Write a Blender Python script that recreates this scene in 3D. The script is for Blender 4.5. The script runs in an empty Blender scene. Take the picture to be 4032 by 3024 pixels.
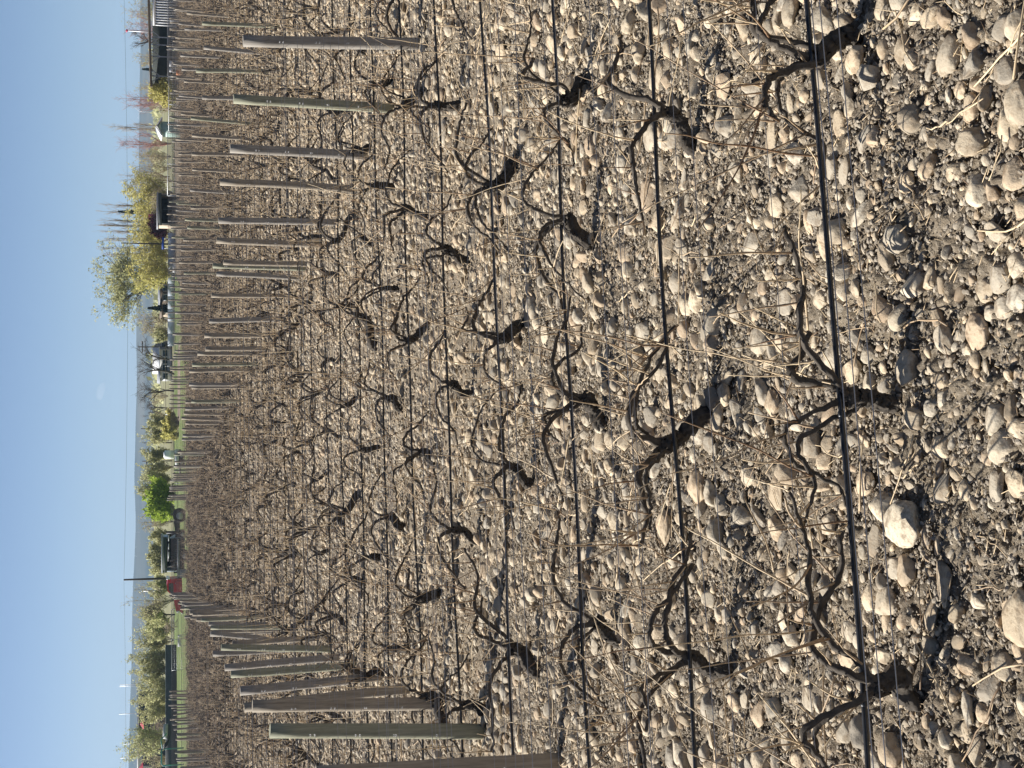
import bpy, math, random
import numpy as np
from mathutils import Vector, Matrix

rng = np.random.default_rng(11)
random.seed(11)
R = math.radians
scene = bpy.context.scene
COL = scene.collection

# ------------------------------------------------------------------ camera
CAM_H, FPX, PITCH = 3.1, 5800.0, R(13.72)
CP, SP = math.cos(PITCH), math.sin(PITCH)
cd = bpy.data.cameras.new('camera')
cam = bpy.data.objects.new('camera', cd)
COL.objects.link(cam)
cd.sensor_fit = 'HORIZONTAL'
cd.sensor_width = 36.0
cd.lens = 36.0 * FPX / 4032.0
cd.clip_start = 0.05
cd.clip_end = 20000
# the photograph was taken with the camera turned on its side: world up lies along the picture's left
cam.matrix_world = Matrix(((0, 1, 0, 0), (-SP, 0, -CP, 0), (-CP, 0, SP, CAM_H), (0, 0, 0, 1)))
scene.camera = cam


def ray(x, y):
    U, V = 1512.0 - y, x - 2016.0
    return U, FPX * CP - V * SP, -FPX * SP - V * CP


def at(x, y, D):
    """where the line of sight through a place in the photograph is D metres ahead"""
    u, f, z = ray(x, y)
    k = D / f
    return u * k, D, CAM_H + z * k


def on(x, y, zp=0.0):
    """where it meets the level zp"""
    u, f, z = ray(x, y)
    k = (zp - CAM_H) / z
    return u * k, f * k


def topx(x, y):
    u, f, z = ray(x, y)
    return -z / f


# ------------------------------------------------------------------ noise
def _h(i, j, k):
    n = (i.astype(np.int64) * 374761393 + j.astype(np.int64) * 668265263 + k.astype(np.int64) * 2147483647) & 0xFFFFFFFF
    n = ((n ^ (n >> 13)) * 1274126177) & 0xFFFFFFFF
    n = ((n ^ (n >> 16)) * 2246822519) & 0xFFFFFFFF
    return ((n ^ (n >> 15)) & 0xFFFFFF) / float(0xFFFFFF)


def vnoise(p):
    p = np.asarray(p, float)
    i = np.floor(p).astype(np.int64)
    f = p - i
    f = f * f * (3 - 2 * f)
    out = 0
    for a in (0, 1):
        wa = f[:, 0] if a else 1 - f[:, 0]
        for b in (0, 1):
            wb = f[:, 1] if b else 1 - f[:, 1]
            for c in (0, 1):
                wc = f[:, 2] if c else 1 - f[:, 2]
                out = out + wa * wb * wc * _h(i[:, 0] + a, i[:, 1] + b, i[:, 2] + c)
    return out * 2 - 1


def vn2(x, y, s, z=0.0):
    return vnoise(np.stack([x * s, y * s, np.full_like(x, z + .37)], 1))


def gh(x, y):
    x = np.atleast_1d(np.asarray(x, float)); y = np.atleast_1d(np.asarray(y, float))
    return .030 * vn2(x, y, .9) + .022 * vn2(x, y, 2.7, 5)


# ------------------------------------------------------------------ mesh helpers
class MB:
    def __init__(s):
        s.V, s.F, s.T, s.n = [], [], [], 0

    def add(s, V, *faces, tone=.5):
        V = np.asarray(V, float).reshape(-1, 3)
        s.V.append(V)
        for f in faces:
            f = np.asarray(f, np.int64)
            if len(f):
                s.F.append(f + s.n)
        t = np.asarray(tone, float)
        s.T.append(np.full(len(V), float(t)) if t.ndim == 0 else t)
        s.n += len(V)
        return s

    def box(s, x0, x1, y0, y1, z0, z1, tone=.5):
        v = [(x, y, z) for x in (x0, x1) for y in (y0, y1) for z in (z0, z1)]
        return s.add(v, [(0, 1, 3, 2), (4, 6, 7, 5), (0, 4, 5, 1), (2, 3, 7, 6), (0, 2, 6, 4), (1, 5, 7, 3)], tone=tone)

    def tube(s, P, r, sides=8, tone=.5, bark=0.0, seed=0):
        s.add(*tube(P, r, sides, bark, seed), tone=tone)
        return s

    def bar(s, a, b, r, sides=6, tone=.5):
        return s.tube([a, b], [r, r], sides, tone)

    def prism(s, poly, y0, y1, tone=.5):
        """poly in (x, z), stretched from y0 to y1"""
        n = len(poly)
        v = [(x, y0, z) for x, z in poly] + [(x, y1, z) for x, z in poly]
        s.add(v, [(i, (i + 1) % n, n + (i + 1) % n, n + i) for i in range(n)], tone=tone)
        base = s.n - 2 * n
        s.F.append(np.array([[base + i for i in range(n)]]))
        s.F.append(np.array([[base + 2 * n - 1 - i for i in range(n)]]))
        return s

    def mesh(s, name, mat, smooth=True):
        V = np.concatenate(s.V)
        me = bpy.data.meshes.new(name)
        me.vertices.add(len(V))
        me.vertices.foreach_set('co', V.ravel())
        li = np.concatenate([f.ravel() for f in s.F])
        sz = np.concatenate([np.full(len(f), f.shape[1]) for f in s.F])
        me.loops.add(len(li))
        me.loops.foreach_set('vertex_index', li.astype(np.int32))
        me.polygons.add(len(sz))
        me.polygons.foreach_set('loop_start', np.concatenate([[0], np.cumsum(sz)[:-1]]).astype(np.int32))
        me.polygons.foreach_set('use_smooth', np.full(len(sz), bool(smooth)))
        me.update(calc_edges=True)
        a = me.attributes.new('tone', 'FLOAT', 'POINT')
        a.data.foreach_set('value', np.concatenate(s.T).astype(np.float32))
        if mat:
            me.materials.append(mat)
        return me

    def build(s, name, mat, parent=None, smooth=True):
        o = bpy.data.objects.new(name, s.mesh(name, mat, smooth))
        COL.objects.link(o)
        if parent:
            o.parent = parent
        return o


def tube(P, r, sides=8, bark=0.0, seed=0):
    P = np.asarray(P, float)
    r = np.broadcast_to(np.asarray(r, float), (len(P),))
    T = np.gradient(P, axis=0)
    T /= np.linalg.norm(T, axis=1)[:, None] + 1e-12
    u = np.cross(T[0], (0.31, 0.77, 0.56))
    u /= np.linalg.norm(u) + 1e-12
    V = []
    ang = np.arange(sides) * 2 * math.pi / sides
    c, sn = np.cos(ang)[:, None], np.sin(ang)[:, None]
    rr = np.random.default_rng(seed)
    for i in range(len(P)):
        u = u - T[i] * np.dot(u, T[i])
        u /= np.linalg.norm(u) + 1e-12
        w = np.cross(T[i], u)
        k = r[i]
        if bark:
            if i == 0: rg = rr.random(sides) - .5; sh = rr.normal(0, .25)
            kk = np.interp((np.arange(sides) + sh * i) % sides, np.arange(sides), rg)
            k = r[i] * (1 + bark * (kk[:, None] + .5 * (rr.random((sides, 1)) - .5)))
        V.append(P[i] + (c * u + sn * w) * k)
    n = len(P)
    V = np.concatenate(V + [P[:1], P[-1:]])
    i, j = np.meshgrid(np.arange(n - 1), np.arange(sides), indexing='ij')
    i, j = i.ravel(), j.ravel()
    j2 = (j + 1) % sides
    Q = np.stack([i * sides + j, i * sides + j2, (i + 1) * sides + j2, (i + 1) * sides + j], 1)
    a = np.arange(sides); b = (a + 1) % sides
    t0 = np.stack([b, a, np.full(sides, n * sides)], 1)
    t1 = np.stack([(n - 1) * sides + a, (n - 1) * sides + b, np.full(sides, n * sides + 1)], 1)
    return V, Q, np.concatenate([t0, t1])


def smooth_path(P, n):
    """Catmull-Rom through the points"""
    P = np.asarray(P, float)
    Q = np.concatenate([[2 * P[0] - P[1]], P, [2 * P[-1] - P[-2]]])
    out = []
    for t in np.linspace(0, len(P) - 1, n):
        i = min(int(t), len(P) - 2); f = t - i
        a, b, c, d = Q[i:i + 4]
        out.append(.5 * ((2 * b) + (c - a) * f + (2 * a - 5 * b + 4 * c - d) * f * f + (3 * b - a - 3 * c + d) * f ** 3))
    return np.array(out)


def tag(o, label=None, cat=None, group=None, kind=None):
    if label: o['label'] = label
    if cat: o['category'] = cat
    if group: o['group'] = group
    if kind: o['kind'] = kind
    return o


def thing(name, label, cat, loc=(0, 0, 0), group=None, rz=0.0):
    o = bpy.data.objects.new(name, None)
    o.empty_display_size = .1
    COL.objects.link(o)
    o.location = loc
    o.rotation_euler = (0, 0, rz)
    return tag(o, label, cat, group)


def copy_tree(o, parent=None):
    c = o.copy()
    COL.objects.link(c)
    c.parent = parent
    for ch in list(o.children):
        copy_tree(ch, c)
    return c


UNITS = ['nearest', 'second', 'third', 'fourth', 'fifth', 'sixth', 'seventh', 'eighth', 'ninth', 'tenth', 'eleventh', 'twelfth',
         'thirteenth', 'fourteenth', 'fifteenth', 'sixteenth', 'seventeenth', 'eighteenth', 'nineteenth']
TENS = ['', '', 'twenty', 'thirty', 'forty', 'fifty', 'sixty', 'seventy']
TENTH = ['', '', 'twentieth', 'thirtieth', 'fortieth', 'fiftieth', 'sixtieth', 'seventieth']


def nth(n, first='nearest'):
    if n == 1: return first
    if n < 20: return UNITS[n - 1]
    if n % 10 == 0: return TENTH[n // 10]
    return TENS[n // 10] + '-' + (UNITS[n % 10 - 1] if n % 10 > 1 else 'first')


# ------------------------------------------------------------------ materials
def new_mat(name):
    m = bpy.data.materials.new(name)
    m.use_nodes = True
    nt = m.node_tree
    b = nt.nodes['Principled BSDF']
    return m, nt, b


def mixc(nt, fac, a, b):
    n = nt.nodes.new('ShaderNodeMix')
    n.data_type = 'RGBA'
    for sock, v in ((n.inputs[0], fac), (n.inputs[6], a), (n.inputs[7], b)):
        if hasattr(v, 'is_output'):
            nt.links.new(v, sock)
        elif isinstance(v, (int, float)):
            sock.default_value = v
        else:
            sock.default_value = (*v[:3], 1)
    return n.outputs[2]


def noise(nt, scale, detail=4, rough=.6, coord='Object', stretch=None):
    tc = nt.nodes.new('ShaderNodeTexCoord')
    n = nt.nodes.new('ShaderNodeTexNoise')
    n.inputs['Scale'].default_value = scale
    n.inputs['Detail'].default_value = detail
    n.inputs['Roughness'].default_value = rough
    src = tc.outputs[coord]
    if stretch:
        mp = nt.nodes.new('ShaderNodeMapping')
        mp.inputs['Scale'].default_value = stretch
        nt.links.new(src, mp.inputs['Vector'])
        src = mp.outputs[0]
    nt.links.new(src, n.inputs['Vector'])
    return n.outputs['Fac']


def ramp(nt, fac, lo, hi):
    n = nt.nodes.new('ShaderNodeMapRange')
    n.inputs['From Min'].default_value = lo
    n.inputs['From Max'].default_value = hi
    nt.links.new(fac, n.inputs['Value'])
    return n.outputs[0]


def attr(nt, name='tone'):
    n = nt.nodes.new('ShaderNodeAttribute')
    n.attribute_name = name
    return n.outputs['Fac']


def bump(nt, b, h, strength, dist):
    n = nt.nodes.new('ShaderNodeBump')
    n.inputs['Strength'].default_value = strength
    n.inputs['Distance'].default_value = dist
    nt.links.new(h, n.inputs['Height'])
    nt.links.new(n.outputs[0], b.inputs['Normal'])


def plain(name, col, rough=.6, metal=0.0, var=.18, scale=3.0, spec=.5):
    m, nt, b = new_mat(name)
    f = noise(nt, scale, 5)
    c = mixc(nt, ramp(nt, f, .3, .7), [x * (1 - var) for x in col], [min(1, x * (1 + var)) for x in col])
    nt.links.new(c, b.inputs['Base Color'])
    b.inputs['Roughness'].default_value = rough
    b.inputs['Metallic'].default_value = metal
    b.inputs['Specular IOR Level'].default_value = spec
    return m


def toned(name, lo, hi, rough=.8, scale=8.0, var=.5, bstr=.0, bdist=.01, stretch=None, spec=.3):
    """colour runs from lo to hi with the tone of each piece, mottled by noise"""
    m, nt, b = new_mat(name)
    t = attr(nt)
    f = noise(nt, scale, 5, stretch=stretch)
    a = nt.nodes.new('ShaderNodeMath'); a.operation = 'MULTIPLY_ADD'
    nt.links.new(ramp(nt, f, .2, .8), a.inputs[0])
    a.inputs[1].default_value = var
    a2 = nt.nodes.new('ShaderNodeMath'); a2.operation = 'SUBTRACT'
    nt.links.new(t, a2.inputs[0]); a2.inputs[1].default_value = var / 2
    nt.links.new(a2.outputs[0], a.inputs[2])
    cl = nt.nodes.new('ShaderNodeClamp')
    nt.links.new(a.outputs[0], cl.inputs[0])
    nt.links.new(mixc(nt, cl.outputs[0], lo, hi), b.inputs['Base Color'])
    b.inputs['Roughness'].default_value = rough
    b.inputs['Specular IOR Level'].default_value = spec
    if bstr:
        bump(nt, b, f, bstr, bdist)
    return m


def soil_mat():
    m, nt, b = new_mat('dry_stony_soil')
    f1 = noise(nt, 1.3, 5)
    f2 = noise(nt, 38, 6, .7)
    f3 = noise(nt, 150, 3, .7)
    c = mixc(nt, ramp(nt, f1, .3, .7), (.16, .125, .09), (.27, .22, .155))
    c = mixc(nt, ramp(nt, f2, .46, .72), c, (.37, .315, .24))
    nt.links.new(c, b.inputs['Base Color'])
    b.inputs['Roughness'].default_value = .95
    b.inputs['Specular IOR Level'].default_value = .1
    a = nt.nodes.new('ShaderNodeMath'); a.operation = 'ADD'
    nt.links.new(f2, a.inputs[0]); nt.links.new(f3, a.inputs[1])
    bump(nt, b, a.outputs[0], .9, .012)
    return m


def stone_mat():
    m, nt, b = new_mat('dusty_river_stone')
    t = attr(nt)
    c = mixc(nt, t, (.21, .175, .135), (.60, .515, .39))
    f = noise(nt, 22, 6, .65)
    c = mixc(nt, ramp(nt, f, .47, .62), c, (.27, .21, .147))        # soil still clinging to the stone
    g = noise(nt, 95, 4, .7)
    c = mixc(nt, ramp(nt, g, .60, .78), c, (.11, .092, .07))          # dark pits
    d = noise(nt, 7, 3)
    c2 = mixc(nt, ramp(nt, d, .35, .65), c, (.46, .40, .31))
    c = mixc(nt, .22, c, c2)
    gi = nt.nodes.new('ShaderNodeNewGeometry')
    hr = nt.nodes.new('ShaderNodeValToRGB')
    el = hr.color_ramp.elements
    el[0].color = (.84, .86, .88, 1); el[1].color = (1.06, 1.0, .90, 1); el[1].position = .75
    e2 = el.new(.35); e2.color = (1.0, 1.0, .98, 1)
    e3 = el.new(.95); e3.color = (1.0, .90, .80, 1)
    oi = nt.nodes.new('ShaderNodeObjectInfo')
    ad = nt.nodes.new('ShaderNodeMath'); ad.operation = 'ADD'
    nt.links.new(gi.outputs['Random Per Island'], ad.inputs[0]); nt.links.new(oi.outputs['Random'], ad.inputs[1])
    fr = nt.nodes.new('ShaderNodeMath'); fr.operation = 'FRACT'
    nt.links.new(ad.outputs[0], fr.inputs[0])
    nt.links.new(fr.outputs[0], hr.inputs['Fac'])
    mm = nt.nodes.new('ShaderNodeMix'); mm.data_type = 'RGBA'; mm.blend_type = 'MULTIPLY'
    mm.inputs[0].default_value = 1
    nt.links.new(c, mm.inputs[6]); nt.links.new(hr.outputs[0], mm.inputs[7])
    c = mm.outputs[2]
    nt.links.new(c, b.inputs['Base Color'])
    b.inputs['Roughness'].default_value = .88
    b.inputs['Specular IOR Level'].default_value = .22
    a = nt.nodes.new('ShaderNodeMath'); a.operation = 'ADD'
    nt.links.new(f, a.inputs[0]); nt.links.new(g, a.inputs[1])
    bump(nt, b, a.outputs[0], .45, .008)
    return m


def post_mat(name, lo, hi):
    m, nt, b = new_mat(name)
    f = noise(nt, 5, 6, .7, stretch=(9, 9, .6))
    g = noise(nt, 2.2, 3)
    c = mixc(nt, ramp(nt, f, .3, .7), lo, hi)
    c = mixc(nt, ramp(nt, g, .55, .8), c, [x * .6 for x in lo])
    nt.links.new(c, b.inputs['Base Color'])
    b.inputs['Roughness'].default_value = .85
    b.inputs['Specular IOR Level'].default_value = .2
    bump(nt, b, f, .5, .006)
    return m


M = {}
M['soil'] = soil_mat()
M['stone'] = stone_mat()
M['clod'] = toned('soil_crumb', (.13, .105, .078), (.40, .345, .27), .95, 40, .3, .3, .004, spec=.1)
M['bark'] = toned('old_vine_bark', (.022, .018, .014), (.16, .136, .11), .95, 30, .7, .9, .006, spec=.15)
M['cane'] = toned('dry_cane', (.20, .115, .06), (.70, .54, .33), .6, 30, .35, spec=.4)
M['post_grey'] = post_mat('weathered_grey_wood', (.20, .175, .145), (.36, .33, .285))
M['post_brown'] = post_mat('weathered_brown_wood', (.20, .165, .125), (.40, .345, .265))
M['post_green'] = post_mat('treated_green_wood', (.20, .195, .135), (.34, .335, .245))
M['hose'] = plain('black_hose_plastic', (.016, .017, .019), .36, 0, .7, 14, .6)
M['wire'] = plain('galvanised_wire', (.30, .30, .31), .38, .85, .25, 5)
M['clip'] = plain('pale_clip', (.75, .74, .72), .5)
M['grass'] = toned('lawn_grass', (.15, .20, .06), (.25, .31, .115), .9, .35, .8, .5, .05, spec=.1)
M['infield'] = plain('ball_field_dirt', (.34, .27, .21), .95, 0, .15, .5, .1)
M['field'] = toned('far_farmland', (.16, .17, .09), (.30, .27, .17), .95, .01, .9, spec=.05)
M['hill'] = toned('dry_grass_hill', (.045, .052, .036), (.12, .105, .065), .95, .004, 1.0, spec=.05)
M['treebark'] = plain('tree_bark', (.085, .07, .055), .95, 0, .3, 2, .1)
M['palebark'] = plain('pale_twig', (.36, .29, .215), .95, 0, .25, 2, .1)
M['redtwig'] = plain('reddish_bud_twig', (.38, .21, .18), .9, 0, .3, 2, .1)


def leaf_mat(name, lo, hi):
    m, nt, b = new_mat(name)
    t = attr(nt)
    c = mixc(nt, t, lo, hi)
    nt.links.new(c, b.inputs['Base Color'])
    b.inputs['Roughness'].default_value = .6
    b.inputs['Specular IOR Level'].default_value = .25
    tr = nt.nodes.new('ShaderNodeBsdfTranslucent')
    nt.links.new(c, tr.inputs['Color'])
    mx = nt.nodes.new('ShaderNodeMixShader')
    mx.inputs[0].default_value = .55
    nt.links.new(b.outputs[0], mx.inputs[1]); nt.links.new(tr.outputs[0], mx.inputs[2])
    nt.links.new(mx.outputs[0], nt.nodes['Material Output'].inputs['Surface'])
    return m


M['leaf_yellow'] = leaf_mat('yellow_spring_leaf', (.36, .33, .10), (.68, .62, .24))
M['leaf_olive'] = leaf_mat('olive_spring_leaf', (.33, .33, .15), (.60, .58, .32))
M['leaf_green'] = leaf_mat('bright_green_leaf', (.20, .28, .03), (.48, .58, .10))
M['leaf_pale'] = leaf_mat('pale_bud_leaf', (.33, .31, .15), (.52, .48, .26))
M['leaf_red'] = leaf_mat('dark_red_leaf', (.12, .03, .04), (.27, .08, .09))
M['leaf_fir'] = leaf_mat('dark_fir_needle', (.012, .022, .016), (.035, .055, .035))
M['white'] = plain('white_paint', (.80, .80, .79), .5, 0, .05)
M['palepanel'] = plain('pale_blue_panel', (.50, .55, .64), .6, 0, .08)
M['dark'] = plain('dark_green_grey_paint', (.045, .055, .05), .8)
M['black'] = plain('black_paint', (.012, .012, .013), .5)
M['timber'] = plain('brown_timber', (.14, .105, .07), .85)
M['beige'] = plain('beige_wall', (.42, .34, .25), .85)
M['greywall'] = plain('grey_wall', (.36, .36, .37), .8)
M['roofgrey'] = plain('grey_roof', (.30, .31, .33), .7)
M['steel'] = plain('galvanised_steel', (.42, .43, .44), .45, .6)
M['screen'] = plain('dark_fence_screen', (.10, .10, .10), .9)
M['red'] = plain('red_vehicle_paint', (.58, .025, .03), .25, 0, .05, 3, .6)
M['redcloth'] = plain('red_cloth', (.62, .06, .10), .8)
M['glass'] = plain('vehicle_glass', (.03, .055, .055), .06, 0, .1, 3, .8)
M['rubber'] = plain('tyre_rubber', (.02, .02, .02), .9)
M['palegreen'] = plain('pale_green_canvas', (.30, .42, .37), .7)
M['teal'] = plain('teal_paint', (.05, .22, .22), .5)
M['blue'] = plain('blue_cloth', (.02, .07, .33), .7)
M['lamp'] = plain('headlight_glass', (.8, .8, .8), .15)
M['orange'] = plain('orange_plastic', (.75, .22, .05), .5)
M['wood_pole'] = plain('dark_pole_wood', (.055, .04, .032), .9)
M['greyveh'] = plain('grey_vehicle_paint', (.12, .125, .135), .3, .2, .05)

# ------------------------------------------------------------------ rows of the vineyard
TH = R(10.5)
CT, ST = math.cos(TH), math.sin(TH)
NROWS = 66
row_t = [5.72, 7.74, 9.78, 11.95, 14.12, 16.24, 18.35, 20.45, 22.5, 24.55]
while len(row_t) < NROWS:
    row_t.append(row_t[-1] + 2.07)
row_t0 = 3.66


def st(s, t):
    return s * CT - t * ST, s * ST + t * CT


def to_st(X, Y):
    return X * CT + Y * ST, -X * ST + Y * CT


def s_range(t, k=.33, pad=1.6):
    Yc = t / CT
    c = to_st(0, Yc)[0]
    return max(c - k * Yc - pad, s_min(t)), c + k * Yc * 1.05 + pad


T_END = row_t[56] + 1.2


def s_min(t):
    """the last rows stop short beside the lawn"""
    return -1e9 if t < T_END else 24 + (t - T_END) * .35

# ------------------------------------------------------------------ ground: one sheet to the horizon
rad = [0.05, .6, 1.4, 2.4]
r_ = 3.3
while r_ < 15: rad.append(r_); r_ *= 1.0021
while r_ < 45: rad.append(r_); r_ *= 1.0048
while r_ < 170: rad.append(r_); r_ *= 1.02
while r_ < 9500: rad.append(r_); r_ *= 1.12
rad = np.array(rad)
fine = np.linspace(-.40, .40, 361)
coarse = np.linspace(.40, 2 * math.pi - .40, 50)[1:-1]
ang = np.concatenate([fine, coarse])
A, RR = np.meshgrid(ang, rad)
GX, GY = (RR * np.sin(A)).ravel(), (RR * np.cos(A)).ravel()
GZ = gh(GX, GY)
rr = RR.ravel()
aa = A.ravel()
nearmask = (rr > 3) & (rr < 45) & (aa < .41)
fx, fy = GX[nearmask], GY[nearmask]
amp = np.clip(1.4 - rr[nearmask] / 30, 0, 1)
d = .020 * (np.abs(vn2(fx, fy, 9, 2)) - .3) + .017 * (np.abs(vn2(fx + .3, fy, 19, 8)) - .3)
d += .013 * (np.abs(vn2(fx, fy + .7, 38, 3)) - .3) + .008 * vn2(fx, fy, 75, 4)
GZ[nearmask] += d * amp * 2.0
GZ *= np.clip((320 - rr) / 250, 0, 1)
na, nr = len(ang), len(rad)
i, j = np.meshgrid(np.arange(nr - 1), np.arange(na), indexing='ij')
i, j = i.ravel(), j.ravel(); j2 = (j + 1) % na
gq = np.stack([i * na + j, (i + 1) * na + j, (i + 1) * na + j2, i * na + j2], 1)[:, ::-1]
g = MB().add(np.stack([GX, GY, GZ], 1), gq)
ground = tag(g.build('ground', M['soil']), kind='structure')

# sheets beyond the vineyard
def sheet(name, poly, z, mat, kind='structure'):
    m = MB()
    n = len(poly)
    m.add([(x, y, z) for x, y in poly])
    m.F.append(np.array([list(range(n))]))
    return tag(m.build(name, mat), kind=kind)


def edge(s, t): return st(s, t)


e0, e1 = st(-80, T_END + 3), st(110, T_END + 3)
sheet('lawn', [e0, st(30, T_END + 3), (16, 215), (-120, 215)], .075, M['grass'])
sheet('infield', [at(668, 1660, 150)[:1] + (168,), at(668, 1300, 150)[:1] + (168,), (4, 186), (-6, 186)], .085, M['infield'])
sheet('farmland', [(-260, 216), (300, 216), (3800, 3600), (-3800, 3600)], .08, M['field'])

# ------------------------------------------------------------------ stones
def ico(sub):
    import bmesh
    bm = bmesh.new()
    bmesh.ops.create_icosphere(bm, subdivisions=sub, radius=1)
    V = np.array([v.co[:] for v in bm.verts])
    F = np.array([[v.index for v in f.verts] for f in bm.faces])
    bm.free()
    return V, F


ICO = {k: ico(k) for k in (1, 2, 3, 4)}


def stone_proto(sub, seed, rough=1.0):
    V, Fc = ICO[sub]
    o = seed * 13.7
    n = .20 * vnoise(V * 1.1 + o) + .11 * vnoise(V * 2.3 + o + 5)
    if sub > 2:
        n = n + .035 * vnoise(V * 5.5 + o) + .018 * vnoise(V * 11 + o)
    W = V * (1 + rough * n)[:, None]
    # squarish cobbles with flattened faces
    k = .35 * ((seed * 7) % 10) / 10
    q = np.random.default_rng(seed * 31 + 7)
    for _ in range(6 if sub > 1 else 4):
        nn = q.normal(0, 1, 3); nn /= np.linalg.norm(nn)
        dd = W @ nn - q.uniform(.52, .86)
        W = W - np.outer(np.maximum(dd, 0) * .85, nn)
    W = np.sign(W) * np.abs(W) ** (1 - k * .55)
    W /= np.abs(W).max(0)
    return W, Fc


def rot_mats(yaw, tx, ty):
    c, s = np.cos(yaw), np.sin(yaw)
    Z = np.zeros_like(c); O = np.ones_like(c)
    Rz = np.stack([np.stack([c, -s, Z], -1), np.stack([s, c, Z], -1), np.stack([Z, Z, O], -1)], -2)
    c, s = np.cos(tx), np.sin(tx)
    Rx = np.stack([np.stack([O, Z, Z], -1), np.stack([Z, c, -s], -1), np.stack([Z, s, c], -1)], -2)
    c, s = np.cos(ty), np.sin(ty)
    Ry = np.stack([np.stack([c, Z, s], -1), np.stack([Z, O, Z], -1), np.stack([-s, Z, c], -1)], -2)
    return Rz @ Rx @ Ry


def scatter_mesh(mb, sub, pos, scl, yaw, tx, ty, tone, nproto=28, rough=1.0):
    """lay many stones into one mesh"""
    n = len(pos)
    which = np.arange(n) % nproto
    for p in range(nproto):
        k = np.where(which == p)[0]
        if not len(k): continue
        W, Fc = stone_proto(sub, p + 1, rough)
        Rm = rot_mats(yaw[k], tx[k], ty[k])
        L = W[None] * scl[k][:, None, :]
        G = np.einsum('nij,nmj->nmi', Rm, L) + pos[k][:, None, :]
        m = len(W)
        FF = (Fc[None] + (np.arange(len(k)) * m)[:, None, None]).reshape(-1, 3)
        mb.add(G.reshape(-1, 3), FF, tone=np.repeat(tone[k], m))


def polar(n, r0, r1, half=.34):
    r = np.sqrt(rng.uniform(r0 * r0, r1 * r1, n))
    a = rng.uniform(-half, half, n)
    return np.stack([r * np.sin(a), r * np.cos(a)], 1)


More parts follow.
